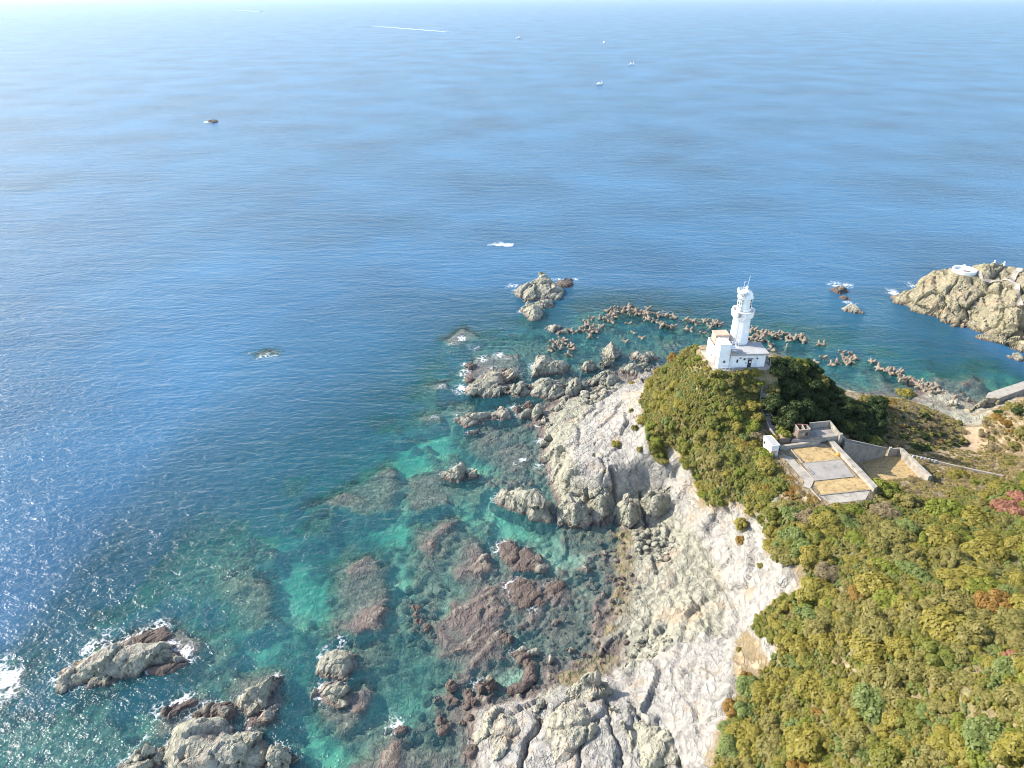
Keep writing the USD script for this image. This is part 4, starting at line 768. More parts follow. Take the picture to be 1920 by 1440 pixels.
M_sea = usdkit.material(stage, '/World/Looks/sea_water', {
    'geo': ('geometry', {}), 'dep': ('attribute', {'attribute': 'depth'}), 'foa': ('attribute', {'attribute': 'foam'}),
    'dn': ('math', {'math_type': 'divide', 'value2': 20.0, 'use_clamp': True}),
    'tr': ('rgb_ramp', {'ramp': [(d / 20, tuple(math.exp(-k * max(d, 0)) for k in (.26, .04, .07))) for d in np.arange(0, 20.01, .5)]}),
    'sc': ('rgb_ramp', {'ramp': [(d / 20, ((1 - math.exp(-.085 * d)) / (1 - math.exp(-1.7)),) * 3) for d in np.arange(0, 20.01, .5)]}),
    'scc': ('rgb_ramp', {'ramp': [(0, (.012, .085, .085)), (.15, (.012, .085, .10)), (.35, (.011, .075, .115)), (.65, (.020, .085, .15)), (1, (.022, .088, .165))]}),
    'big': ('noise_texture', {'scale': .012, 'detail': 3.0}), 'bigr': ('map_range', {'from_min': .3, 'from_max': .7, 'to_min': .7, 'to_max': 1.3}),
    'scm': ('vector_math', {'math_type': 'scale'}),
    'mp': ('mapping', {'rotation': (0, 0, .18), 'scale': (.38, 1.0, 1.0)}), 'mp2': ('mapping', {'rotation': (0, 0, -.35), 'scale': (.6, 1.0, 1.0)}),
    'w1': ('noise_texture', {'scale': .16, 'detail': 2.0, 'roughness': .5, 'distortion': .6}),
    'w2': ('noise_texture', {'scale': .62, 'detail': 3.0, 'roughness': .6, 'distortion': .4}),
    'w3': ('noise_texture', {'scale': 1.7, 'detail': 3.0, 'roughness': .6}),
    'wind': ('noise_texture', {'scale': .02, 'detail': 2.0}), 'windr': ('map_range', {'from_min': .3, 'from_max': .7, 'to_min': .8, 'to_max': 1.15}),
    'h1': ('math', {'math_type': 'multiply', 'value2': .8}), 'h2': ('math', {'math_type': 'multiply_add', 'value2': .6}), 'h3': ('math', {'math_type': 'multiply_add', 'value2': .16}),
    'hw': ('math', {'math_type': 'multiply'}),
    'bump': ('bump', {'strength': 1.0, 'distance': 1.0}),
    'clear': ('transparent_bsdf', {}), 'body': ('diffuse_bsdf', {}), 'wat': ('mix_closure', {}),
    'gl': ('glossy_bsdf', {'roughness': .21, 'color': (1, 1, 1)}), 'lw': ('layer_weight', {'blend': .5}), 'pw': ('math', {'math_type': 'power', 'value2': 5.0}), 'fr': ('math', {'math_type': 'multiply_add', 'value2': .44, 'value3': .02}), 'srf': ('mix_closure', {}),
    'fn': ('noise_texture', {'scale': 1.1, 'detail': 6.0, 'roughness': .7, 'distortion': 1.2}),
    'fw': ('vector_math', {'math_type': 'multiply_add', 'vector2': (1.8, 1.8, 1.8)}), 'fv': ('voronoi_texture', {'feature': 'distance_to_edge', 'scale': .75}), 'fl': ('map_range', {'from_min': 0.0, 'from_max': .22, 'to_min': .42, 'to_max': 0.0, 'clamp': True}),
    'fq': ('math', {'math_type': 'multiply_add', 'value2': 1.15}), 'fs': ('math', {'math_type': 'multiply_add', 'value2': .95}), 'fm': ('map_range', {'from_min': 1.14, 'from_max': 1.62, 'to_min': 0.0, 'to_max': .92, 'clamp': True}),
    'fd': ('diffuse_bsdf', {'color': (.80, .81, .81)}), 'out': ('mix_closure', {})},
    [('dep.fac', 'dn.value1'), ('dn.value', 'tr.fac'), ('dn.value', 'sc.fac'), ('dn.value', 'scc.fac'), ('tr.color', 'clear.color'),
     ('geo.position', 'big.vector'), ('big.fac', 'bigr.value'), ('scc.color', 'scm.vector1'), ('bigr.result', 'scm.scale'), ('scm.vector', 'body.color'),
     ('geo.position', 'mp.vector'), ('geo.position', 'mp2.vector'), ('mp.vector', 'w1.vector'), ('mp2.vector', 'w2.vector'), ('geo.position', 'w3.vector'),
     ('w1.fac', 'h1.value1'), ('w2.fac', 'h2.value1'), ('h1.value', 'h2.value3'), ('w3.fac', 'h3.value1'), ('h2.value', 'h3.value3'),
     ('geo.position', 'wind.vector'), ('wind.fac', 'windr.value'), ('h3.value', 'hw.value1'), ('windr.result', 'hw.value2'), ('hw.value', 'bump.height'),
     ('bump.normal', 'gl.normal'), ('bump.normal', 'lw.normal'), ('lw.facing', 'pw.value1'), ('pw.value', 'fr.value1'),
     ('sc.color', 'wat.fac'), ('clear.BSDF', 'wat.closure1'), ('body.BSDF', 'wat.closure2'),
     ('fr.value', 'srf.fac'), ('wat.closure', 'srf.closure1'), ('gl.BSDF', 'srf.closure2'),
     ('geo.position', 'fn.vector'), ('fn.color', 'fw.vector1'), ('geo.position', 'fw.vector3'), ('fw.vector', 'fv.vector'), ('fv.distance', 'fl.value'), ('fn.fac', 'fq.value1'), ('fl.result', 'fq.value3'), ('foa.fac', 'fs.value1'), ('fq.value', 'fs.value3'), ('fs.value', 'fm.value'), ('fm.result', 'out.fac'),
     ('srf.closure', 'out.closure1'), ('fd.BSDF', 'out.closure2')], surface='out.closure')
sea = obj('sea', (np.stack([SX, SY, np.zeros(len(SX))], -1), grid_faces(len(sxs), len(sys_))), M_sea, smooth=True, attrs={'depth': np.maximum(depth, 0.0), 'foam': foam})
setdata(sea, 'blue sea turning turquoise over the shallows, with rippled waves and patches of foam', 'sea', kind='structure')
# ------------------------------------------------------------------ the lighthouse
LH = thing('lighthouse', 'white octagonal lighthouse with gallery, domed lantern and flat-roofed annex on the wooded hilltop', 'lighthouse', (cxl, cyl, Z_PLOT), BROT)
TCX, TCY, PH = 6.7, 6.9, math.radians(-6)
def octa(r, a=PH): return [(TCX + r * math.cos(a + k * math.pi / 4), TCY + r * math.sin(a + k * math.pi / 4)) for k in range(8)]
def loft(rings):
    v = np.array([(*p, z) for r, z in rings for p in octa(r)]); f = []
    for k in range(len(rings) - 1):
        for j in range(8):
            a, b = k * 8 + j, k * 8 + (j + 1) % 8; f += [(a, b, b + 8), (a, b + 8, a + 8)]
    n = len(v); v = np.vstack([v, [[TCX, TCY, rings[0][1]], [TCX, TCY, rings[-1][1]]]])
    for j in range(8): f += [(n, (j + 1) % 8, j), (n + 1, n - 8 + j, n - 8 + (j + 1) % 8)]
    return (v, np.array(f))
def put(m, x=0, y=0, z=0, rz=0):
    m = m.copy(); m.apply_transform(trimesh.transformations.rotation_matrix(rz, [0, 0, 1])); m.apply_translation([x, y, z]); return m
obj('tower', loft([(2.40, 0), (2.28, 3.4), (2.06, 9.8)]), M_white, LH)
gal = obj('gallery', loft([(2.10, 9.80), (2.22, 10.0), (2.72, 10.62), (2.75, 10.75), (2.75, 10.79)]), M_white, LH)
par = []
for j in range(8):
    o, i = octa(2.75), octa(2.5)
    par.append(prism([o[j], o[(j + 1) % 8], i[(j + 1) % 8], i[j]], 10.79, 11.85))
obj('parapet', cat(*par), M_white, gal)
cop = []
for j in range(8):
    o, i = octa(2.82), octa(2.44); cop.append(prism([o[j], o[(j + 1) % 8], i[(j + 1) % 8], i[j]], 11.853, 11.97))
obj('coping', cat(*cop), M_white, gal)
obj('lantern_base', put(lathe([(0, 10.8), (1.62, 10.8), (1.62, 12.45), (1.74, 12.45), (1.74, 12.6), (0, 12.6)], 24), TCX, TCY), M_white, LH, smooth=30)
obj('lantern_hatch', put(box(-.35, .35, -.05, .05, 0, 1.2), TCX - .9, TCY - 1.25, 10.95, math.radians(-36)), M_brownp, LH)
NP = 12
for k in range(NP):
    a0, a1 = 2 * math.pi * k / NP, 2 * math.pi * (k + 1) / NP
    q = [(TCX + 1.58 * math.cos(a), TCY + 1.58 * math.sin(a)) for a in (a0 + .03, a1 - .03)]
    q2 = [(TCX + 1.56 * math.cos(a), TCY + 1.56 * math.sin(a)) for a in (a1 - .03, a0 + .03)]
    g = prism(q + q2, 12.62, 14.95)
    obj('pane', g, M_glass if k not in (8, 9) else M_white, LH)
    obj('mullion', bar((TCX + 1.59 * math.cos(a0), TCY + 1.59 * math.sin(a0), 12.6), (TCX + 1.59 * math.cos(a0), TCY + 1.59 * math.sin(a0), 15.0), .055), M_white, LH)
for z in (13.4, 14.2):
    obj('glazing_ring', put(lathe([(1.55, z - .04), (1.63, z - .04), (1.63, z + .04), (1.55, z + .04), (1.55, z - .04)], 24), TCX, TCY), M_white, LH)
lens = lathe([(0, 12.7), (.55, 12.7), (.62, 12.9), (.78, 13.3), (.85, 13.75), (.78, 14.2), (.6, 14.6), (.3, 14.75), (0, 14.75)], 24)
obj('lens', put(lens, TCX, TCY), M_lens, LH, smooth=30)
obj('lens_pedestal', put(lathe([(0, 12.6), (.3, 12.6), (.3, 12.69), (0, 12.69)], 12), TCX, TCY), M_dark, LH)
dome_p = [(0, 14.97), (1.86, 14.97), (1.92, 15.05), (1.92, 15.18), (1.78, 15.24)] + [(1.74 * math.cos(t), 15.24 + 1.66 * math.sin(t)) for t in np.linspace(.05, 1.42, 9)] + [(.22, 16.9), (.2, 17.1), (0, 17.1)]
dm = obj('dome', put(lathe(dome_p, 28), TCX, TCY), M_white, LH, smooth=32)
obj('vent_ball', put(lathe([(0, 17.05)] + [(.36 * math.cos(t), 17.42 + .36 * math.sin(t)) for t in np.linspace(-1.4, 1.5, 9)] + [(0, 17.8)], 16), TCX, TCY), M_white, dm, smooth=40)
for k in range(8):
    a = 2 * math.pi * k / 8 + .2
    pr = [(TCX + (1.76 * math.cos(t)) * math.cos(a), TCY + (1.76 * math.cos(t)) * math.sin(a), 15.25 + 1.68 * math.sin(t)) for t in np.linspace(.05, 1.4, 6)]
    obj('dome_rib', cat(*[bar(p, q, .035, 5) for p, q in zip(pr, pr[1:])]), M_white, dm)
obj('lightning_rod', bar((TCX + .05, TCY, 17.7), (TCX + .3, TCY, 20.2), .035), M_white, LH)
# ringed equipment platform on a mast beside the dome
rx_, ry_ = TCX - 1.45, TCY - 1.1
pf = obj('equipment_platform', put(lathe([(0, 16.62), (.95, 16.62), (1.12, 16.7), (1.12, 16.8), (0, 16.8)], 20), rx_, ry_), M_white, LH, smooth=30)
obj('platform_drum', put(lathe([(0, 16.0), (.62, 16.0), (.72, 16.2), (.72, 16.6), (0, 16.6)], 18), rx_ - .2, ry_ - .1), M_white, pf, smooth=30)
for z in (17.15, 17.5):
    obj('rail', put(lathe([(1.10, z - .03), (1.16, z - .03), (1.16, z + .03), (1.10, z + .03), (1.10, z - .03)], 20), rx_, ry_), M_white, pf)
for k in range(9):
    a = 2 * math.pi * k / 9
    obj('rail_post', bar((rx_ + 1.13 * math.cos(a), ry_ + 1.13 * math.sin(a), 16.75), (rx_ + 1.13 * math.cos(a), ry_ + 1.13 * math.sin(a), 17.52), .03, 5), M_white, pf)
an = obj('antenna', cat(bar((rx_ + .1, ry_, 16.8), (rx_ + .3, ry_, 19.4), .04), bar((rx_ + .05, ry_, 19.1), (rx_ + .6, ry_, 19.25), .03)), M_white, LH)
obj('anemometer', put(trimesh.creation.icosphere(1, .12), rx_ - 1.0, ry_ - .4, 17.6), M_white, pf)
obj('mast', cat(bar((rx_ - .25, ry_ - .1, 10.8), (rx_ - .25, ry_ - .1, 16.0), .09), bar((rx_ + .25, ry_ - .1, 10.8), (rx_ + .25, ry_ - .1, 16.0), .06), *[bar((rx_ - .25, ry_ - .1, z), (rx_ + .25, ry_ - .1, z), .03, 4) for z in np.arange(11.2, 16, .45)]), M_white, LH)
obj('gallery_machine', box(TCX - 1.9, TCX - 1.3, TCY - 2.35, TCY - 1.9, 10.8, 11.7), M_grey, LH)
obj('gallery_machine', box(TCX + 1.6, TCX + 2.2, TCY - 1.7, TCY - 1.2, 10.8, 11.8), M_tan, LH)
cab = [(TCX - 1.35, TCY - 2.07, 10.0), (TCX - 1.42, TCY - 2.12, 7.0), (TCX - 1.5, TCY - 2.2, 3.4)]
obj('cable', cat(*[bar(p, q, .045, 5) for p, q in zip(cab, cab[1:])]), M_grey, LH)
# annex: tall front wing, long flat-roofed hall, lower rear block with tan hut
WG, HL = 6.0, 3.35
wing = obj('front_wing', box(0, 2.5, 0, 3.6, 0, WG), M_white, LH)
obj('wing_coping', cat(box(-.05, 2.55, -.05, .15, WG + .002, WG + .14), box(-.05, .15, .15, 3.65, WG + .002, WG + .14), box(2.35, 2.55, .15, 3.65, WG + .002, WG + .14), box(.15, 2.35, 3.45, 3.65, WG + .002, WG + .14)), M_white, wing)
wr = obj('wing_railing', cat(*[bar((x0, y0, WG + h), (x1, y1, WG + h), .05) for h in (.5, 1.0) for x0, y0, x1, y1 in ((.05, .05, 4.2, .05), (.05, .05, .05, 2.3), (.05, 2.3, 2.45, 2.3), (4.2, .05, 4.2, 1.6))]), M_white, LH)
for x, y in ((.05, .05), (.9, .05), (1.75, .05), (2.6, .05), (3.4, .05), (4.2, .05), (.05, 1.15), (.05, 2.3), (1.2, 2.3), (2.4, 2.3), (4.2, 1.6)):
    obj('rail_post', bar((x, y, WG + (-.9 if x > 2.6 else .1)), (x, y, WG + 1.02), .055), M_white, wr)
obj('wing_landing', box(2.502, 4.3, 0, 1.7, 5.0, 5.15), M_white, wing)
hall = obj('hall', box(2.503, 11.2, .25, 5.6, 0, HL), M_white, LH)
rf = obj('hall_roof', box(2.51, 11.75, -.12, 6.0, HL + .002, HL + .30), M_roof, LH)
obj('fascia', cat(box(2.51, 11.83, -.2, -.122, HL - .06, HL + .34), box(11.752, 11.83, -.12, 6.0, HL - .06, HL + .34), box(2.51, 11.83, 6.002, 6.08, HL - .06, HL + .34)), M_grey, rf)
obj('roof_hatch', box(3.6, 4.7, 1.5, 2.1, HL + .303, HL + .42), M_white, rf)
obj('rear_block', box(-.15, 2.4, 3.602, 8.6, 0, 3.4), M_white, LH)
obj('rear_parapet', cat(box(-.15, .05, 3.602, 8.6, 3.402, 4.0), box(.052, 2.4, 8.4, 8.6, 3.402, 4.0)), M_white, LH)
obj('tan_hut', box(.5, 3.8, 5.4, 8.3, 3.403, 5.9), M_tan, LH)
obj('tan_hut_roof', box(.4, 3.9, 5.3, 8.4, 5.902, 6.05), M_tan, LH)
obj('floor_apron', box(-1.3, 12.6, -1.15, 9.6, -.6, .03), M_conc, LH)
sd = obj('side_door', box(-.06, .0, 1.9, 2.8, .05, 2.1), M_brownp, wing)
obj('side_panel', box(-.20, -.152, 4.3, 4.9, .9, 1.7), M_grey, LH)
def porthole(x, z, r=.26, y=-.0):
    t = trimesh.creation.annulus(r * .66, r, .12, sections=18); t.apply_transform(trimesh.transformations.rotation_matrix(math.pi / 2, [1, 0, 0])); t.apply_translation([x, y - .04, z])
    w = obj('round_window', t, M_grey, LH, smooth=30)
    g = trimesh.creation.cylinder(r * .655, .06, sections=18); g.apply_transform(trimesh.transformations.rotation_matrix(math.pi / 2, [1, 0, 0])); g.apply_translation([x, y - .02, z]); obj('pane', g, M_dark, w)
porthole(1.35, 1.75, .34); porthole(6.2, 2.2, .3, .25); porthole(9.2, 2.3, .26, .25)
w = obj('window', box(4.35, 4.75, .18, .249, 1.3, 2.15), M_grey, LH); obj('pane', box(4.39, 4.71, .16, .178, 1.34, 2.11), M_dark, w)
w = obj('window', box(5.0, 5.45, .18, .249, 2.35, 2.62), M_dark, LH)
dr = obj('entrance_door', box(7.1, 7.95, .17, .249, .05, 2.1), M_dark, LH); obj('notice', box(7.45, 7.8, .14, .168, 1.2, 1.6), M_white, dr); obj('handle', box(7.16, 7.2, .1, .169, .95, 1.15), M_grey, dr)
obj('door_canopy', box(6.9, 8.2, -.35, .249, 2.35, 2.45), M_grey, LH)
obj('wall_sign', box(6.55, 6.8, .2, .249, 1.05, 1.3), M_dark, LH)
obj('drain_pipe', bar((9.0, .19, .05), (9.0, .19, HL - .1), .05), M_white, LH)
obj('drain_pipe', bar((2.75, .19, 1.7), (2.75, .19, 3.3), .06), M_grey, LH)
obj('eave_bracket', put(box(-.6, .6, -.12, .12, -.1, .1), 2.95, -.1, 3.9, .5), M_tan, LH)
obj('boundary_fence', cat(*[bar((x, -1.05, .03), (x, -1.05, .9), .04, 5) for x in np.arange(-1.2, 4.2, .9)], bar((-1.2, -1.05, .85), (3.3, -1.05, .85), .04, 5)), M_white, LH)

# ------------------------------------------------------------------ terraces and walls below the lighthouse
def P_(pts, z): return [tuple(map(float, unproject(a, b, z))) for a, b in pts]
def slab(name, label, cat_, pts, z, thick, mat, parent=None, kind=None, group=None):
    p = Polygon(P_(pts, z)).buffer(0)
    m = trimesh.creation.extrude_polygon(p, thick, engine='earcut'); m.apply_translation([0, 0, z - thick])
    o = obj(name, m, mat, parent)
    return setdata(o, label, cat_, group, kind) if label or kind else o
def wall_seg(p, q, t, h):
    """A wall whose top runs from p to q (px, py, top height)."""
    a, b = np.array([*unproject(*p), p[2]], float), np.array([*unproject(*q), q[2]], float)
    d = (b - a)[:2]; d /= np.linalg.norm(d); n = np.array([-d[1], d[0], 0]) * t / 2; dn = np.array([0, 0, -h])
    v = np.array([a + n, a - n, b - n, b + n, a + n + dn, a - n + dn, b - n + dn, b + n + dn])
    f = [(0, 1, 2), (0, 2, 3), (4, 6, 5), (4, 7, 6), (0, 5, 1), (0, 4, 5), (1, 6, 2), (1, 5, 6), (2, 7, 3), (2, 6, 7), (3, 4, 0), (3, 7, 4)]
    m = trimesh.Trimesh(v, f, process=False); m.fix_normals(); return m
zc = lambda a, b: (1390 + .13542 * a, 770 + .13542 * b)
zr = lambda a, b: (1500 + .21875 * a, 660 + .21875 * b)
C = Z_COMP
slab('dry_lawn', 'square of dry straw coloured grass behind the grey slab, half in shadow', 'lawn', ZC([(700, 520), (1190, 490), (1385, 672), (895, 716)]), C + .03, .3, M_grass, kind='structure')
slab('dry_lawn', 'square of dry straw coloured grass in front of the grey slab', 'lawn', ZC([(985, 975), (1610, 905), (1800, 1085), (1110, 1158)]), C + .03, .3, M_grass, kind='structure')
pad = slab('foundation_slab', 'rectangular grey concrete slab in the middle of the terrace', 'slab', ZC([(858, 730), (1382, 675), (1562, 905), (1012, 965)]), C + .14, .4, M_pad)
t = thing('slab_drain', 'long rounded drain frame let into the left edge of the grey slab', 'drain')
for p, q in (((930, 790), (1020, 870)), ((905, 805), (1000, 885)), ((1020, 870), (1000, 885))): obj('frame_bar', wall_seg((*zc(*p), C + .17), (*zc(*q), C + .17), .07, .05), M_dark, t)
slab('footpath', 'pale concrete footpath running from the white hut along the left of the terrace', 'path', ZC([(575, 600), (720, 655), (790, 745), (1010, 935), (950, 1075), (855, 1045), (880, 985), (590, 650)]), C + .05, .3, M_pave, kind='structure')
slab('pavement', 'pale paving at the near end of the terrace with dark joints', 'pavement', ZC([(1080, 1172), (1790, 1095), (1720, 1230), (1240, 1290)]), C + .05, .3, M_pave, kind='structure')
slab('pavement', 'narrow paved strip beyond the dry lawn, in shadow', 'pavement', ZC([(540, 500), (1090, 425), (1190, 480), (700, 516), (590, 560)]), C + .04, .3, M_pave, kind='structure')
for p, q, l in (((690, 530), (850, 722), 'thin kerb along the left of the shadowed lawn'), ((810, 740), (1005, 945), 'thin kerb along the left of the grey slab'), ((1005, 955), (960, 1060), 'short kerb at the bend of the footpath'), ((950, 1065), (1110, 1240), 'kerb beside the near paving'),
                ((1000, 968), (1560, 908), 'dark edged kerb along the near edge of the grey slab'), ((1085, 1168), (1785, 1093), 'kerb between the near lawn and the near paving'), ((890, 722), (1382, 672), 'kerb along the far edge of the grey slab'), ((1390, 680), (1610, 915), 'rusty kerb along the right of the grey slab')):
    setdata(obj('kerb', wall_seg((*zc(*p), C + .2), (*zc(*q), C + .2), .13, .4), M_conc if 'rusty' not in l else M_ruin), l, 'kerb')
for p, q in (((1360, 1145), (1440, 1195)), ((1440, 1195), (1520, 1185)), ((1490, 1130), (1520, 1185)), ((1150, 1180), (1215, 1270))):
    obj('paving_joint', wall_seg((*zc(*p), C + .056), (*zc(*q), C + .056), .06, .05), M_dark, stage.GetPrimAtPath('/World/pavement'))
setdata(slab('terrace_wall', None, None, ZC([(1195, 398), (1258, 388), (1890, 1045), (1838, 1080)]), C + .75, 6.0, M_conc), 'thick pale concrete wall running down the right side of the terrace', 'wall')
setdata(slab('terrace_wall', None, None, ZC([(535, 478), (1085, 402), (1095, 424), (545, 500)]), C + .8, 1.2, M_conc), 'low wall across the far end of the terrace, behind the paved strip', 'wall')
setdata(slab('terrace_wall', None, None, ZC([(1225, 372), (1430, 350), (1445, 372), (1250, 396)]), C + .9, 5.5, M_conc), 'short wall joining the thick terrace wall to the walled ramp', 'wall')
setdata(obj('rubbish', put(trimesh.creation.icosphere(2, .5), *P_([zc(1340, 605)], C + .2)[0], C + .15), M_orange, smooth=True), 'small heap of orange netting beside the thick terrace wall', 'netting')
# white hut
h0, h1, h2 = (np.array(P_([zc(*q)], C + z)[0]) for q, z in (((430, 482), 2.75), ((530, 472), 2.75), ((302, 352), 2.75)))
u_ = (h1 - h0); L1 = np.linalg.norm(u_); ang = math.atan2(u_[1], u_[0]); L2 = np.linalg.norm(h2 - h0)
hut = thing('white_hut', 'small white flat-roofed hut at the far left corner of the terrace', 'hut', (h0[0], h0[1], C), ang)
obj('wall', box(0, L1, 0, L2, -1.5, 2.6), M_white, hut)
obj('roof', box(-.1, L1 + .1, -.1, L2 + .1, 2.602, 2.75), M_white, hut)
obj('roof_sheet', box(.12, L1 - .12, .12, L2 - .12, 2.752, 2.79), M_roof, hut)
obj('orange_board', box(.15, .85 * L1, -.04, -.002, .95, 1.2), M_orange, hut)
obj('white_board', box(.15, .8 * L1, -.05, -.002, .55, .85), M_grey, hut)
obj('gate_frame', cat(bar((.2, -.5, 0), (.2, -.5, .9), .04), bar((1.3, -.5, 0), (1.3, -.5, .9), .04), bar((.2, -.5, .85), (1.3, -.5, .85), .04)), M_white, hut)
obj('side_window', box(-.05, -.002, L2 * .75, L2 * .9, 1.2, 1.8), M_dark, hut)
# planter
pl = thing('planter', 'square stained concrete planter holding a small tree beside the white hut', 'planter')
pa, pb, pc = P_(ZC([(535, 385), (690, 372), (660, 300)]), C + 1.3)
slab('wall', None, None, ZC([(530, 390), (690, 374), (664, 292), (512, 308)]), C + 1.3, 2.0, M_ruin, pl)
slab('earth', None, None, ZC([(545, 380), (676, 366), (655, 302), (525, 316)]), C + 1.34, .2, M_soil, pl)
# upper yard and roofless ruin
U = C + 1.25
slab('yard', 'grey concrete yard in shadow beside the roofless hut', 'yard', ZC([(700, 400), (790, 350), (950, 205), (1215, 205), (1352, 345), (1085, 402)]), U, .8, M_pad, kind='structure')
yw = thing('yard_wall', 'grey wall round the far and right sides of the shadowed yard', 'wall')
obj('far_wall', wall_seg((*zc(945, 168), U + 1.5), (*zc(1232, 140), U + 1.5), .25, 2.2), M_conc, yw)
obj('right_wall', wall_seg((*zc(1232, 143), U + 1.45), (*zc(1368, 312), U + 1.0), .25, 2.2), M_conc, yw)
obj('front_kerb', wall_seg((*zc(960, 378), U + .35), (*zc(1362, 342), U + .35), .3, .8), M_conc, yw)
obj('pillar', put(box(-.3, .3, -.3, .3, -1, 1.25), *P_([zc(1385, 318)], U + 1.2)[0], U), M_conc, yw)
ru = thing('roofless_hut', 'brown roofless hut of stained walls with rusty rims left of the shadowed yard', 'ruin')
RT = U + 2.3
for p, q in (((745, 185), (905, 190)), ((745, 185), (805, 268)), ((805, 268), (955, 252)), ((905, 190), (955, 252)), ((838, 186), (880, 258))):
    obj('wall', wall_seg((*zc(*p), RT), (*zc(*q), RT), .22, 2.6), M_ruin, ru)
    obj('wall_rim', wall_seg((*zc(*p), RT + .07), (*zc(*q), RT + .07), .26, .066), M_red if q[1] < 195 else M_conc, ru)
a, b = np.array(P_([zc(805, 268)], RT)[0]), np.array(P_([zc(955, 252)], RT)[0]); dv = (b - a) / np.linalg.norm(b - a)
for k in (.15, .42, .75):
    c0 = a + (b - a) * k - np.array([-dv[1], dv[0]]) * .12
    obj('window_opening', put(box(-.3, .3, -.03, .03, -.5, .3), c0[0], c0[1], U + 1.2, math.atan2(dv[1], dv[0])), M_pave if k < .6 else M_dark, ru)
setdata(obj('rubble', cat(*[put(trimesh.creation.icosphere(1, .28), *P_([zc(830 + 25 * k, 362 - 3 * k)], U)[0], U + .1) for k in range(4)]), M_pave), 'pale rubble lying in front of the roofless hut', 'rubble', kind='stuff')
# walled ramp going down to the right
rp = thing('walled_ramp', 'long ramp between two white edged walls going down to the right from the terrace', 'ramp')
r0, r1 = (*zr(385, 742), C + .8), (*zr(745, 822), 17.2)
s0, s1 = (*zr(388, 772), C + .6), (*zr(725, 838), 17.0)
obj('far_wall', wall_seg(r0, r1, .28, 2.2), M_conc, rp); obj('near_wall', wall_seg(s0, s1, .28, 5.0), M_conc, rp)
obj('coping', wall_seg((r0[0], r0[1], r0[2] + .06), (r1[0], r1[1], r1[2] + .06), .34, .058), M_pave, rp); obj('coping', wall_seg((s0[0], s0[1], s0[2] + .06), (s1[0], s1[1], s1[2] + .06), .34, .058), M_pave, rp)
ra, rb_ = [np.array([*unproject(p[0], p[1], p[2]), p[2]]) for p in (r0, r1)]; sa, sb = [np.array([*unproject(p[0], p[1], p[2]), p[2]]) for p in (s0, s1)]
v = np.array([ra, rb_, sb, sa]) - [0, 0, .75]; vv = np.vstack([v, v - [0, 0, 1.0]])
obj('ramp_floor', (vv, np.array([(0, 2, 1), (0, 3, 2), (4, 5, 6), (4, 6, 7), (0, 1, 5), (0, 5, 4), (2, 3, 7), (2, 7, 6)])), M_pad, rp)
obj('end_block', wall_seg((*zr(770, 828), 17.0), (*zr(868, 822), 16.8), .35, 3.0), M_conc, rp); obj('end_post', put(box(-.25, .25, -.25, .25, -3, .15), *P_([zr(778, 822)], 17.2)[0], 17.2), M_pave, rp)
setdata(obj('terrace_wall', wall_seg((*zr(868, 824), 16.9), (*zr(1120, 1062), 17.4), .75, 4.5), M_conc), 'pale concrete wall closing the right side of the lower dry grass court', 'wall')
setdata(obj('concrete_block', put(box(-.55, .55, -.4, .4, -1, .8), *P_([zr(957, 950)], Z_LOW + .6)[0], Z_LOW + .3), M_conc), 'small concrete block against the wall of the lower court', 'block')
slab('dry_lawn', 'lower court of dry straw coloured grass between two pale walls, left part in shadow', 'lawn', ZR([(440, 920), (640, 880), (862, 862), (1090, 1060), (700, 1100), (610, 1080)]), Z_LOW + .03, .3, M_grass, kind='structure')
# guard wall with pale posts along the lane
gw = thing('guard_rail', 'white railing of short posts, then a pale low wall, along the lane to the right', 'railing')
gl = [zr(955, 882), zr(1060, 905), zr(1180, 932), zr(1320, 965), zr(1460, 995), zr(1600, 1025), zr(1745, 1055)]
def g3(p, up):
    x, y = unproject(p[0], p[1], 12.5)
    for _ in range(6): z = float(gz_at(x, y)[0]); x, y = unproject(p[0], p[1], z + up)
    return np.array([float(x), float(y), float(gz_at(x, y)[0])])
gp = [g3(p, .7) for p in gl]
for i, (a, b) in enumerate(zip(gp, gp[1:])):
    L = np.linalg.norm(b - a)
    if i < 2:
        for k in range(int(L / .8)):
            c0 = a + (b - a) * (k + .5) / int(L / .8); obj('post', box(c0[0] - .16, c0[0] + .16, c0[1] - .12, c0[1] + .12, c0[2] - .5, c0[2] + .75), M_white, gw)
        obj('rail', bar(a + [0, 0, .7], b + [0, 0, .7], .07), M_white, gw)
    else:
        d = (b - a)[:2] / np.linalg.norm((b - a)[:2]); n = np.array([-d[1], d[0], 0]) * .16
        v = np.array([a + n + [0, 0, .6], a - n + [0, 0, .6], b - n + [0, 0, .6], b + n + [0, 0, .6], a + n - [0, 0, .6], a - n - [0, 0, .6], b - n - [0, 0, .6], b + n - [0, 0, .6]])
        m = trimesh.Trimesh(v, [(0, 1, 2), (0, 2, 3), (4, 6, 5), (4, 7, 6), (0, 5, 1), (0, 4, 5), (1, 6, 2), (1, 5, 6), (2, 7, 3), (2, 6, 7), (3, 4, 0), (3, 7, 4)], process=False); m.fix_normals(); obj('low_wall', m, M_pave, gw)
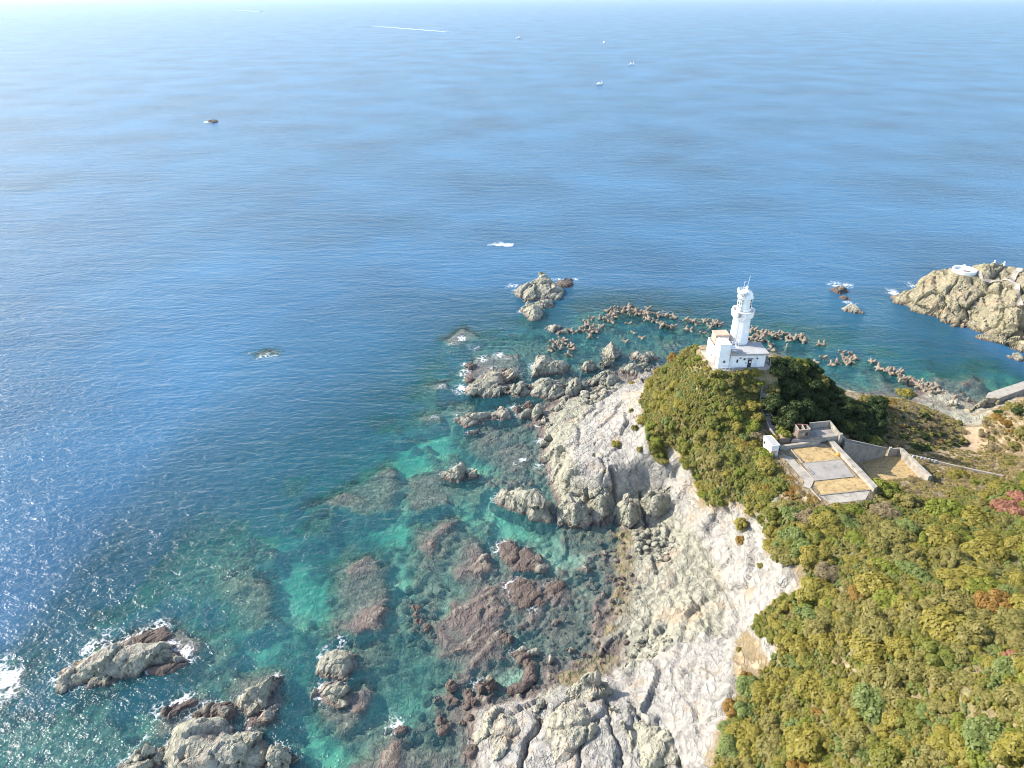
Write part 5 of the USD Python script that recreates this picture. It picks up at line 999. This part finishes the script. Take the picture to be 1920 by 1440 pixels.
# the lane: a strip laid on the ground
def strip(name, label, cat_, line, width, mat, kd=None, V=None, z0=8.0, up=.05, kind='structure', step=.7):
    V = P3 if V is None else V; kd = kd_ground if kd is None else kd
    pts_ = []
    for a, b in line:
        x, y = unproject(a, b, z0)
        for _ in range(8):
            z = float(V[kd.query([float(x), float(y)])[1], 2]); x, y = unproject(a, b, z)
        pts_.append((float(x), float(y)))
    pts_ = np.array(pts_); d = np.r_[0, np.cumsum(np.hypot(*np.diff(pts_, axis=0).T))]; s = np.arange(0, d[-1], step)
    cxs, cys = np.interp(s, d, pts_[:, 0]), np.interp(s, d, pts_[:, 1])
    tx_, ty_ = np.gradient(cxs), np.gradient(cys); ln = np.hypot(tx_, ty_); nx_, ny_ = -ty_ / ln, tx_ / ln
    w_ = width / 2 * (1 + .25 * np.sin(s * .7)); cols = np.linspace(-1, 1, 5)
    VX = np.stack([cxs + nx_ * w_ * c for c in cols], 1); VY = np.stack([cys + ny_ * w_ * c for c in cols], 1)
    dq, iq = kd.query(np.stack([VX.ravel(), VY.ravel()], 1), k=6); VZ = V[iq, 2].max(1).reshape(VX.shape); VZ = gaussian_filter(VZ, 1.0) + up
    vv = np.stack([VX.ravel(), VY.ravel(), VZ.ravel()], 1); ff = grid_faces(5, len(s))
    n = len(vv); vv = np.vstack([vv, vv - [0, 0, .6]])
    return setdata(obj(name, (vv, np.vstack([ff, ff[:, ::-1] + n])), mat, smooth=False), label, cat_, kind=kind)
strip('lane', 'pale dusty lane crossing the neck of land and curving away to the shore', 'lane', [zr(1000, 860), zr(1200, 880), zr(1400, 880), zr(1500, 850), zr(1530, 780), zr(1520, 700), zr(1500, 640)], 4.2, M_soil, z0=8)
# steps between lighthouse and terrace
stp = thing('hillside_steps', 'narrow concrete steps between low walls climbing through the bushes to the lighthouse', 'steps')
sl = [(1419, 706), (1427, 725), (1434, 742), (1432, 764), (1440, 785), (1450, 806), (1462, 822)]
sp = []
for (a, b) in sl:
    x, y = unproject(a, b, 26)
    for _ in range(8): z = float(gz_at(x, y)[0]); x, y = unproject(a, b, z + .4)
    sp.append([float(x), float(y), float(gz_at(x, y)[0]) + .4])
sp = np.array(sp); dcum = np.r_[0, np.cumsum(np.linalg.norm(np.diff(sp, axis=0), axis=1))]
for k in range(26):
    p = np.array([np.interp(dcum[-1] * (k + .5) / 26, dcum, sp[:, i]) for i in range(3)]); q = np.array([np.interp(dcum[-1] * (k + .6) / 26, dcum, sp[:, i]) for i in range(3)]); a_ = math.atan2(q[1] - p[1], q[0] - p[0])
    obj('step', put(box(-.5, .5, -.8, .8, -.8, .0), p[0], p[1], p[2], a_), M_pad, stp)
for sgn in (-1, 1):
    for a, b in zip(sp, sp[1:]):
        d = (b - a)[:2]; d /= np.linalg.norm(d); n = np.array([-d[1], d[0], 0]) * sgn * .95; t_ = np.array([-d[1], d[0], 0]) * .1
        v = np.array([a + n + t_ + [0, 0, .7], a + n - t_ + [0, 0, .7], b + n - t_ + [0, 0, .7], b + n + t_ + [0, 0, .7]]); v = np.vstack([v, v - [0, 0, 1.6]])
        m = trimesh.Trimesh(v, [(0, 1, 2), (0, 2, 3), (4, 6, 5), (4, 7, 6), (0, 5, 1), (0, 4, 5), (1, 6, 2), (1, 5, 6), (2, 7, 3), (2, 6, 7), (3, 4, 0), (3, 7, 4)], process=False); m.fix_normals(); obj('side_wall', m, M_conc, stp)
# ------------------------------------------------------------------ harbour wall
hw = thing('harbour_wall', 'pale concrete harbour wall and inner quay at the right edge, beyond the eastern hillside', 'wall')
slab('wall', None, None, ZR([(1588, 392), (1612, 350), (1930, 246), (2100, 190), (2120, 245), (1935, 312), (1700, 398)]), 3.4, 6.5, M_pave, hw)
slab('inner_quay', None, None, ZR([(1745, 462), (1935, 388), (2110, 320), (2130, 350), (1935, 425), (1770, 486)]), 1.7, 5, M_pave, hw)
# ------------------------------------------------------------------ round platform on the islet
rpz = 13.9
rpf = thing('round_platform', 'white circular walled platform with a small arch on top of the rocky islet', 'platform', (PCX, PCY, rpz - .8))
obj('ring_wall', lathe([(3.75, -.6), (4.2, -.6), (4.2, 1.75), (3.75, 1.75), (3.75, -.6)], 48), M_white, rpf, smooth=30)
obj('floor', lathe([(0, -.5), (3.745, -.5), (3.745, .75), (0, .75)], 48), M_white, rpf, smooth=30)
obj('plinth', lathe([(0, .752), (.75, .752), (.7, 1.3), (0, 1.3)], 20), M_pave, rpf, smooth=30)
obj('bench', box(-1.0, 1.9, -.9, -.5, .753, 1.2), M_pave, rpf)
arch = [(.55 * math.cos(t) * 1.0, 1.9 + .75 * math.sin(t)) for t in np.linspace(0, math.pi, 9)]
obj('arch', cat(*[bar((.9 + x0, 2.2, z0), (.9 + x1, 2.2, z1), .17, 8) for (x0, z0), (x1, z1) in zip([(.55, .6)] + arch, arch + [(-.55, .6)])]), M_white, rpf)
lp = []
strip('islet_path', 'pale concrete path with a low wall leading right from the round platform', 'path', Z4([(1035, 222), (1110, 235), (1190, 255), (1290, 290), (1380, 330), (1460, 390)]), 1.3, M_conc, kd_islet, IV, 14, .35)
strip('islet_path', 'wide pale ramp at the right edge of the islet, above the first path', 'path', Z4([(1320, 290), (1380, 245), (1440, 200), (1500, 170)]), 2.2, M_conc, kd_islet, IV, 15, .35)
for q in ((1190, 150), (1275, 152)):
    x, y = unproject(*Z4([q])[0], 16); z = float(IV[kd_islet.query([float(x), float(y)])[1], 2])
    lab = 'small white marker post on the skyline of the islet, ' + ('left one of two' if q[0] < 1200 else 'right one of two')
    setdata(obj('marker_post', put(cat(box(-.4, .4, -.4, .4, -.4, .3), box(-.2, .2, -.2, .2, .302, 1.3)), float(x), float(y), z), M_white), lab, 'post')
# ------------------------------------------------------------------ boats
def boat(px, py, L, label, heading, mast):
    x, y = map(float, unproject(px, py, 0.3))
    b = thing('fishing_boat', label, 'boat', (x, y, 0), heading)
    st_ = []
    for t in np.linspace(0, 1, 9):
        w_ = .17 * L * (1 - max(0, (t - .55) / .45) ** 2.2) + .01; zt = .10 * L + .07 * L * max(0, t - .4) ** 1.5
        st_.append([((t - .5) * L, s * w_ * k, z) for s, k, z in ((-1, 1, zt), (-1, .75, -.2), (1, .75, -.2), (1, 1, zt))])
    v = np.array(st_).reshape(-1, 3); f = []
    for i in range(8):
        for j in range(4):
            a, c = i * 4 + j, i * 4 + (j + 1) % 4; f += [(a, c, c + 4), (a, c + 4, a + 4)]
    f += [(0, 2, 1), (0, 3, 2), (32, 33, 34), (32, 34, 35)]
    m = trimesh.Trimesh(v, f, process=False); m.fix_normals(); obj('hull', m, M_white, b)
    obj('cabin', box(-.12 * L, .14 * L, -.10 * L, .10 * L, .09 * L, .26 * L), M_white, b)
    obj('cabin_window', box(.141 * L, .15 * L, -.085 * L, .085 * L, .17 * L, .235 * L), M_dark, b)
    obj('cabin_roof', box(-.15 * L, .17 * L, -.12 * L, .12 * L, .262 * L, .285 * L), M_white, b)
    if mast:
        obj('mast', bar((-.38 * L, 0, .05 * L), (-.38 * L, 0, .52 * L), .05 + .006 * L), M_white, b)
        obj('stern_sail', trimesh.Trimesh([(-.37 * L, 0, .15 * L), (-.37 * L, 0, .5 * L), (-.62 * L, .04 * L, .17 * L), (-.37 * L, .03, .15 * L), (-.37 * L, .03, .5 * L), (-.62 * L, .04 * L + .03, .17 * L)], [(0, 1, 2), (3, 5, 4), (0, 2, 5), (0, 5, 3), (1, 4, 5), (1, 5, 2), (0, 3, 4), (0, 4, 1)], process=False), M_white, b)
    return b
boat(1123, 158, 10.5, 'small white fishing boat lying still, nearest of the boats on the open sea', math.radians(215), True)
boat(1183, 121, 10.5, 'small white fishing boat lying still, just beyond the nearest boat', math.radians(200), True)
boat(839, 60, 14, 'white motor boat speeding right with a long white wake', math.radians(-8), False)
boat(1132, 80, 11, 'distant white boat with a thin mast, beyond the two still fishing boats', math.radians(100), True)
boat(973, 72, 16, 'distant white boat near the top middle, right of the long wake', math.radians(10), False)
boat(490, 22, 24, 'farthest white boat at the top left with a short wake', math.radians(0), False)
M_wake = usdkit.material(stage, '/World/Looks/wake_foam', {'geo': ('geometry', {}), 'n': ('noise_texture', {'scale': .25, 'detail': 4.0}), 'a': ('attribute', {'attribute': 'thick'}), 's': ('math', {'math_type': 'multiply_add', 'value2': .8}),
    'r': ('map_range', {'from_min': .62, 'from_max': .95, 'clamp': True}), 't': ('transparent_bsdf', {}), 'd': ('diffuse_bsdf', {'color': (.8, .81, .82)}), 'm': ('mix_closure', {})},
    [('geo.position', 'n.vector'), ('n.fac', 's.value1'), ('a.fac', 's.value3'), ('s.value', 'r.value'), ('r.result', 'm.fac'), ('t.BSDF', 'm.closure1'), ('d.BSDF', 'm.closure2')], surface='m.closure')
def wake(px0, py0, px1, py1, w0, w1, label, thick=.62):
    a, b = np.array(unproject(px0, py0, 0), float), np.array(unproject(px1, py1, 0), float)
    d = (b - a) / np.linalg.norm(b - a); n = np.array([-d[1], d[0]]); V = []; T = []
    for t in np.linspace(0, 1, 40):
        c0 = a + (b - a) * t; w_ = w0 + (w1 - w0) * t
        for s in (-1, -.5, 0, .5, 1): V.append((*(c0 + n * s * w_ / 2), .12)); T.append((thick - .5 * thick * t) * (1 - .35 * abs(s)))
    return setdata(obj('wake', (np.array(V), grid_faces(5, 40)), M_wake, attrs={'thick': T}), label, 'wake', kind='stuff')
wake(843, 60, 700, 49, 7, 30, 'long white wake trailing left behind the speeding motor boat')
wake(383, 229, 408, 228, 9, 9, 'foam round the tiny dark rock far out at the upper left')
wake(962, 460, 916, 457, 5, 11, 'streak of white foam over a sunken rock beyond the offshore rocks', .44)
wake(493, 22, 440, 19, 12, 40, 'short faint wake behind the farthest boat at the top left')
# ------------------------------------------------------------------ trees and shrubs
LEAF = {
    'yellow': leaf_material('yellow_green_leaves', (0.445, 0.385, 0.072), (0.54, 0.44, 0.105)),
    'bright': leaf_material('bright_green_leaves', (0.331, 0.374, 0.056), (0.461, 0.432, 0.074)),
    'mid': leaf_material('mid_green_leaves', (0.274, 0.295, 0.056), (0.403, 0.360, 0.068)),
    'dark': leaf_material('dark_green_leaves', (0.060, 0.102, 0.023), (0.120, 0.144, 0.036)),
    'olive': leaf_material('olive_leaves', (0.374, 0.338, 0.094), (0.518, 0.418, 0.137)),
    'sage': leaf_material('sage_leaves', (0.288, 0.360, 0.100), (0.418, 0.446, 0.150)),
    'dry': leaf_material('dry_twigs', (0.50, 0.40, 0.22), (0.58, 0.45, 0.25)),
    'orange': leaf_material('orange_brown_leaves', (0.456, 0.288, 0.062), (0.504, 0.264, 0.083)),
    'red': leaf_material('red_leaves', (0.60, 0.25, 0.16), (0.60, 0.36, 0.22)),
    'grass': leaf_material('straw', (0.600, 0.456, 0.166), (0.620, 0.528, 0.208)),
}
def crown_mesh(seed, n_leaf=1500, leaf=.17, lobes=16, flat=.75, twig=False):
    """Leaves of a unit crown (radius about 1, height about 1.5*flat), spread through lobes with gaps between."""
    r = np.random.default_rng(seed)
    C = []
    for k in range(lobes):
        a = 2.399963 * k + r.uniform(-.3, .3); q = math.sqrt((k + .5) / lobes) * .82
        C.append((q * math.cos(a), q * math.sin(a), flat * (.25 + .75 * math.sqrt(max(0, 1 - q * q)) * r.uniform(.65, 1.15))))
    C = np.array(C); C[:, :2] *= r.uniform(.75, 1.3, (lobes, 1)); C[:, 2] *= r.uniform(.75, 1.2, lobes); R = r.uniform(.2, .46, lobes)
    i = r.integers(0, lobes, n_leaf)
    d = r.normal(size=(n_leaf, 3)); d[:, 2] = d[:, 2] * .8 + .35; d /= np.linalg.norm(d, axis=1, keepdims=True)
    p = C[i] + d * (R[i] * np.where(r.random(n_leaf) < .8, r.uniform(.8, 1.12, n_leaf), r.uniform(.5, .9, n_leaf)))[:, None] * [1, 1, .8]
    low = r.random(n_leaf) < .12
    p[low, 2] *= r.uniform(0, 1, low.sum())
    nrm_ = d + [0, 0, .3] + r.normal(0, .22, (n_leaf, 3)); nrm_ /= np.linalg.norm(nrm_, axis=1, keepdims=True)
    t = np.cross(nrm_, r.normal(size=(n_leaf, 3))); t /= np.linalg.norm(t, axis=1, keepdims=True); b = np.cross(nrm_, t)
    L = leaf * r.uniform(.6, 1.25, n_leaf)[:, None]; W = L * (.2 if twig else .62)
    v = np.stack([p - t * L, p - b * W + nrm_ * L * .12, p + t * L, p + b * W + nrm_ * L * .12], 1).reshape(-1, 3)
    k = np.arange(n_leaf)[:, None] * 4
    return (v, np.vstack([k + [0, 1, 2], k + [0, 2, 3]]))
def trunk_mesh(seed, top=.75):
    r = np.random.default_rng(seed); ms = [trimesh.creation.cone(.085, top * 1.25, sections=7)]
    ms[0].apply_translation([0, 0, -.25])
    for k in range(6):
        a = 2 * math.pi * k / 6 + r.uniform(-.3, .3); z = top * r.uniform(.2, .55); q = np.array([math.cos(a) * .6, math.sin(a) * .6, z + r.uniform(.2, .45)])
        m = trimesh.creation.cone(.035, np.linalg.norm(q - [0, 0, z]), sections=5); m.apply_transform(trimesh.geometry.align_vectors([0, 0, 1], q - [0, 0, z])); m.apply_translation([0, 0, z]); ms.append(m)
    return cat(*ms)
SHAPES = {'dome': dict(lobes=18, flat=.75, n_leaf=5200), 'lumpy': dict(lobes=11, flat=.85, n_leaf=4400), 'spread': dict(lobes=20, flat=.5, n_leaf=5000), 'tall': dict(lobes=16, flat=1.25, n_leaf=5200)}
KINDS = {}
def kind_of(shape, tone):
    key = (shape, tone)
    if key not in KINDS:
        path = f'/{tone}_{shape}_tree_kind'; stage.CreateClassPrim(path)
        k = dict(SHAPES[shape]); sd = 900 + 17 * len(KINDS)
        if tone == 'dry': k['n_leaf'] = 2400
        usdkit.mesh(stage, path + '/crown', crown_mesh(sd, twig=tone == 'dry', leaf=.105 if tone != 'dry' else .16, **k), LEAF[tone])
        usdkit.mesh(stage, path + '/trunk', trunk_mesh(sd, .6 * k['flat']), M_bark)
        KINDS[key] = path
    return KINDS[key]
vr = np.random.default_rng(77)
TREES = []   # x, y of planted trees
def ray_ground(px, py, up=0.0, z0=20.0):
    """The point of the ground seen at the pixel: march from the camera down."""
    zs = np.linspace(60, -1, 245); x, y = unproject(px, py, zs); g = gz_at(x, y) + up
    hit = np.nonzero(zs <= g)[0]
    k = hit[0] if len(hit) else len(zs) - 1
    return float(x[k]), float(y[k]), float(gz_at(x[k], y[k])[0])
keep_out = shapely.union_all([Polygon(bl2).buffer(.3) for bl2 in (PLOTW,)] + [Polygon(COMP).buffer(-.3), Polygon(UPPER), Polygon(LOW).buffer(-.5), shapely.LineString(sp[:, :2]).buffer(1.3)])
def plant(px, py, r, shape, tone, name, label, catg, group=None, hs=1.0, up=None, lift=0.0):
    x, y, z = ray_ground(px, py, (r * .6 if up is None else up))
    copy_of(kind_of(shape, tone), name, label, (x, y, z - .15 + lift), (vr.uniform(-7, 7), vr.uniform(-7, 7), vr.uniform(0, 360)), (r, r, r * hs), group, catg)
    TREES.append((x, y, r))
NAMES = {'yellow': ('broadleaf_tree', 'yellow green leafy tree', 'tree'), 'bright': ('bushy_tree', 'bright green leafy tree', 'tree'), 'mid': ('leafy_tree', 'mid green leafy tree', 'tree'), 'dark': ('evergreen_tree', 'dark green evergreen tree', 'tree'),
         'olive': ('olive_shrub', 'dull olive shrub', 'shrub'), 'sage': ('pale_shrub', 'pale sage green shrub', 'shrub'), 'dry': ('bare_shrub', 'bare greyish tan shrub', 'shrub'), 'orange': ('orange_shrub', 'orange brown shrub', 'shrub'), 'red': ('shrub', 'red leaved shrub', 'shrub')}
# single trees the photograph picks out
plant(1668, 920, 3.0, 'dome', 'bright', 'broadleaf_tree', 'round bright green bush alone at the near right corner of the terrace', 'tree', up=1.5)
plant(1698, 738, 2.4, 'dome', 'yellow', 'broadleaf_tree', 'round yellow green tree on the skyline of the shaded eastern ridge', 'tree', up=1.5)
plant(1155, 831, 1.1, 'dome', 'yellow', 'shrub', 'round bush alone on the white promontory, left one', 'shrub'); plant(1200, 841, .8, 'dome', 'olive', 'shrub', 'small bush on the white promontory between the lone round bush and the wooded edge', 'shrub')
plant(1133, 883, .5, 'dome', 'yellow', 'shrub', 'tiny bush on the brow above the rock buttresses', 'shrub'); plant(1190, 803, .9, 'tall', 'mid', 'shrub', 'narrow upright bush on the white slope near the wooded edge', 'shrub'); plant(1183, 770, .8, 'lumpy', 'olive', 'shrub', 'little olive bush high on the white slope of the promontory', 'shrub')
plant(1206, 752, 1.4, 'lumpy', 'olive', 'shrub', 'olive bush at the top edge of the white slope, left of the wooded hill', 'shrub'); plant(1185, 716, .9, 'spread', 'yellow', 'shrub', 'low mossy bush at the crest of the white slope', 'shrub')
plant(1230, 830, 1.7, 'tall', 'bright', 'broadleaf_tree', 'bright green tree hanging down the cliff at the left edge of the wooded hill', 'tree'); plant(1238, 855, 1.3, 'tall', 'mid', 'broadleaf_tree', 'lowest tree hanging over the shaded promontory hollow', 'tree')
plant(1895, 955, 2.6, 'spread', 'red', 'shrub', 'large red leaved shrub at the right edge near the terrace', 'shrub', up=.8); plant(1912, 940, 2.2, 'lumpy', 'red', 'shrub', 'red leaved shrub at the right edge just behind the large one', 'shrub', up=.8)
plant(1908, 1220, .9, 'lumpy', 'red', 'shrub', 'small red shrub at the right edge in the middle of the wooded slope', 'shrub', up=1.6)
plant(1640, 1315, 2.6, 'dome', 'sage', 'shrub', 'big rounded pale green shrub in the lower middle of the wooded slope', 'shrub'); plant(1517, 1357, 1.2, 'dome', 'bright', 'shrub', 'bright lime green bush near the lower left of the wooded slope', 'shrub')
plant(1448, 815, 1.8, 'spread', 'yellow', 'broadleaf_tree', 'yellow tree behind the white hut at the foot of the steps', 'tree', up=1.5); plant(1466, 800, 1.7, 'lumpy', 'bright', 'broadleaf_tree', 'bright green tree beside the steps, above the planter', 'tree', up=1.5)
plant(1473, 816, 1.0, 'tall', 'bright', 'broadleaf_tree', 'small tree growing in the square planter', 'tree', up=1.5, lift=1.3); plant(1420, 812, 1.9, 'dome', 'dry', 'bare_shrub', 'large bare shrub to the left of the white hut', 'shrub')
plant(1463, 1041, .8, 'tall', 'olive', 'shrub', 'small bush low on the grey cliff under the brink', 'shrub'); plant(1428, 1060, .8, 'spread', 'olive', 'shrub', 'small olive bush halfway up the grey cliff', 'shrub'); plant(1425, 975, .9, 'tall', 'mid', 'shrub', 'small bush in the white gully left of the terrace woods', 'shrub')
plant(1660, 955, 2.4, 'spread', 'dry', 'bare_shrub', 'bare shrub beside the round bright green bush', 'shrub'); plant(1390, 985, 1.5, 'tall', 'yellow', 'shrub', 'bush on the spur between two white gullies', 'shrub'); plant(1385, 1015, 1.0, 'tall', 'orange', 'shrub', 'orange tinged bush low on the spur between two white gullies', 'shrub')
plant(1375, 1330, 1.6, 'dome', 'orange', 'shrub', 'orange brown shrub at the brink above the pale slope near the bottom', 'shrub'); plant(1400, 1270, 1.2, 'dome', 'orange', 'shrub', 'orange brown shrub at the brink above the pink grey slabs', 'shrub')
plant(1386, 1216, .5, 'dome', 'olive', 'shrub', 'tiny bush in the strip of bare earth above the pale slope', 'shrub')
def zone(a, b):
    if b < 1010: w = 'in the belt of bushes just in front of the terrace'
    elif a < 1560: w = 'along the brink of the pale cliff, lower right'
    elif b > 1320: w = 'near the bottom edge of the wooded slope'
    elif a > 1780: w = 'towards the right edge of the wooded slope'
    else: w = 'in the middle of the wooded slope, lower right'
    return w, w
def fill(poly, spacing, rmin, rmax, tones, shapes, where, group, cap=400, hs=1.0, jit=1.0):
    """Trees over the part of the picture that the polygon outlines, none nearer than spacing times their radius to another."""
    Pl = Polygon(poly).buffer(0); x0, y0, x1, y1 = Pl.bounds; made = 0; fails = 0
    tn, tw = list(tones), np.array(list(tones.values()), float); tw /= tw.sum()
    cand = []
    while len(cand) < 5200:
        a, b = vr.uniform(x0, x1, 4000), vr.uniform(y0, y1, 4000); ok = shapely.contains_xy(Pl, a, b); cand += list(zip(a[ok], b[ok]))
    grid = np.array([(t[0], t[1], t[2]) for t in TREES]) if TREES else np.zeros((0, 3))
    for a, b in cand:
        if made >= cap or fails > 1400: break
        r = rmin + (rmax - rmin) * vr.random() ** 1.5
        x, y, z = ray_ground(a, b, r * .7)
        if z < 1.0 or shapely.contains_xy(keep_out, x, y): fails += 1; continue
        if len(grid) and (np.hypot(grid[:, 0] - x, grid[:, 1] - y) < spacing * (grid[:, 2] + r) * .5).any(): fails += 1; continue
        patch = meshkit.noise(np.array([[x * .09, y * .09, 3.0]]), 5)[0]
        tone = tn[vr.choice(len(tn), p=tw)] if vr.random() < .6 else tn[int(np.searchsorted(np.cumsum(tw), np.clip((patch - .15) / .7, 0, .999)))]
        nm, lb, ct = NAMES[tone]
        size = 'large ' if r > rmin + .62 * (rmax - rmin) else ('small ' if r < rmin + .22 * (rmax - rmin) else '')
        wh, gr = zone(a, b) if poly is V_FRONT else (where, group)
        lb = size + lb
        copy_of(kind_of(shapes[vr.integers(len(shapes))], tone), nm, f'{lb} {wh}', (x, y, z - .2), (vr.uniform(-9, 9), vr.uniform(-9, 9), vr.uniform(0, 360)), (r, r, r * hs * vr.uniform(.65, 1.1)), f'{lb}s {gr}', ct)
        TREES.append((x, y, r)); grid = np.vstack([grid, [x, y, r]]); made += 1
    return made
n1 = fill(V_HILL, 1.0, .8, 2.3, {'yellow': 3, 'mid': 2, 'olive': 2, 'bright': 1.6, 'sage': .8, 'orange': .3}, ['dome', 'lumpy', 'spread'], 'on the sunny left slope below the lighthouse', 'below the lighthouse', 210)
n2 = fill(V_DARK, 1.1, 1.4, 2.8, {'dark': 6, 'mid': 1.2, 'olive': .8}, ['dome', 'lumpy', 'tall'], 'in the dense shaded wood right of the lighthouse', 'right of the lighthouse', 120, 1.15)
n3 = fill(V_RIDGE, 1.7, .6, 1.5, {'dark': 2, 'dry': 2, 'olive': 2, 'orange': 1}, ['dome', 'spread', 'lumpy'], 'on the shaded ridge running down to the neck of land', 'on the eastern ridge', 75)
n4 = fill(V_FRONT, .92, .8, 3.0, {'mid': 1.6, 'dry': .3, 'yellow': 4.4, 'orange': .2, 'bright': 1.1, 'sage': 1.2, 'olive': 2.6}, ['dome', 'lumpy', 'spread', 'dome'], 'on the wooded slope filling the lower right', 'on the lower right slope', 460)
n5 = fill(V_PROM, 1.0, .8, 1.5, {'yellow': 2, 'mid': 2, 'olive': 1}, ['lumpy', 'spread'], 'on the spur of bushes jutting over the grey cliff', 'on the jutting spur', 26)
n6 = fill(V_EAST, 1.5, .7, 1.9, {'olive': 3, 'dry': 2, 'dark': 1, 'orange': 1}, ['spread', 'lumpy', 'dome'], 'on the dry eastern hillside at the right edge', 'on the eastern hillside', 60)
n7 = fill([(1405, 838), (1440, 850), (1490, 895), (1530, 935), (1512, 948), (1465, 918), (1425, 882)], .8, .5, 1.0, {'orange': 4, 'dry': 1.4}, ['spread', 'lumpy'], 'in the dry strip left of the terrace', 'left of the terrace', 40, .7)
for q, s_ in (((1476, 800), 'nearest the steps'), ((1490, 790), 'directly behind the roofless hut'), ((1507, 786), 'right behind the shadowed yard')): plant(*q, 2.7, 'tall', 'dark', 'evergreen_tree', 'tall dark evergreen tree ' + s_, 'tree', hs=1.35, up=1.0)
n8 = fill([(1760, 890), (1850, 870), (1920, 890), (1920, 930), (1800, 930)], 1.5, .7, 1.6, {'olive': 2, 'yellow': 2, 'bright': 1}, ['spread', 'dome'], 'on the dry rise right of the lower court', 'right of the lower court', 22)
print('planted', n1, n2, n3, n4, n5, n6, n7, n8)
# undergrowth: low bushes and straw that nobody could count
def instancer(name, label, protos, pos, rad, rots, kind='stuff', catg='undergrowth'):
    pi = UsdGeom.PointInstancer.Define(stage, '/World/' + name)
    UsdGeom.Scope.Define(stage, f'/World/{name}/kinds')
    for k, (mesh_, mat_) in enumerate(protos):
        UsdGeom.Xform.Define(stage, f'/World/{name}/kinds/low_bush_{k:03d}')
        usdkit.mesh(stage, f'/World/{name}/kinds/low_bush_{k:03d}/leaves', mesh_, mat_)
    pi.CreatePrototypesRel().SetTargets([Sdf.Path(f'/World/{name}/kinds/low_bush_{k:03d}') for k in range(len(protos))])
    pi.CreatePositionsAttr(Vt.Vec3fArray.FromNumpy(np.asarray(pos, np.float32)))
    pi.CreateScalesAttr(Vt.Vec3fArray.FromNumpy(np.asarray(rad, np.float32)))
    pi.CreateOrientationsAttr(Vt.QuathArray([Gf.Quath(math.cos(a / 2), 0, 0, math.sin(a / 2)) for a in rots]))
    idx_ = vr.integers(0, len(protos), len(pos))
    pi.CreateProtoIndicesAttr(Vt.IntArray.FromNumpy(idx_.astype(np.int32)))
    return setdata(pi.GetPrim(), label, catg, kind=kind)
def cover(polys, n, zmin=2):
    m = np.zeros(len(X), bool); px_, py_ = project(P3[:, 0], P3[:, 1], P3[:, 2])
    for p in polys: m |= inside(p, px_, py_)
    m &= (P3[:, 2] > zmin) & ~shapely.contains_xy(keep_out.buffer(.4), P3[:, 0], P3[:, 1])
    c = np.nonzero(m)[0]
    # even out the density: weight by cell size
    fx_, fy_ = np.gradient(TXs), np.gradient(TYs); area = (fx_[None, :] * fy_[:, None]).ravel()[c]
    s = vr.choice(c, n, p=area / area.sum()); return P3[s] + vr.uniform(-.2, .2, (n, 3)) * [1, 1, 0]
V_WIDE = [(1920, 890), (2040, 880), (2500, 860), (3400, 1500), (2000, 1500)]
pos = np.vstack([cover([V_FRONT, V_PROM, V_DARK], 9000), cover([V_WIDE], 6000), cover([V_HILL], 6500)])
r_ = vr.uniform(.35, .75, len(pos))
small = dict(n_leaf=1300, lobes=7, flat=.7, leaf=.17)
instancer('undergrowth', 'tangle of low leafy bushes covering the ground between the trees', [(crown_mesh(501, **small), LEAF['yellow']), (crown_mesh(502, **small), LEAF['mid']), (crown_mesh(503, **small), LEAF['olive']), (crown_mesh(504, **small), LEAF['sage']), (crown_mesh(505, **small), LEAF['olive'])], pos - [0, 0, .1], np.stack([r_, r_, r_], 1), vr.uniform(0, 6.28, len(pos)))
pos = cover([V_RIDGE, V_EAST] + DRY[1:4], 3600)
r_ = vr.uniform(.25, .7, len(pos))
instancer('dry_scrub', 'low dry scrub and straw on the bare earth of the eastern slopes and by the terrace', [(crown_mesh(511, n_leaf=260, lobes=6, flat=.6, leaf=.26, twig=True), LEAF['dry']), (crown_mesh(512, n_leaf=400, lobes=6, flat=.5, leaf=.22), LEAF['olive']), (crown_mesh(513, n_leaf=420, lobes=6, flat=.4, leaf=.22), LEAF['grass']), (crown_mesh(514, n_leaf=420, lobes=6, flat=.4, leaf=.22), LEAF['grass'])], pos - [0, 0, .05], np.stack([r_, r_, r_], 1), vr.uniform(0, 6.28, len(pos)), catg='scrub')
# ------------------------------------------------------------------ the air
M_haze = usdkit.material(stage, '/World/Looks/haze_air', {'v': ('principled_volume', {'color': (.74, .87, 1.0), 'density': 0.000014, 'anisotropy': 0.3})}, [], volume='v.volume')
hz = trimesh.creation.box([90000, 90000, 170]); hz.apply_translation([0, 20000, 170 / 2 - 36])
setdata(obj('haze', hz, M_haze), kind='stuff', label='thin bluish haze over the sea', cat='haze')
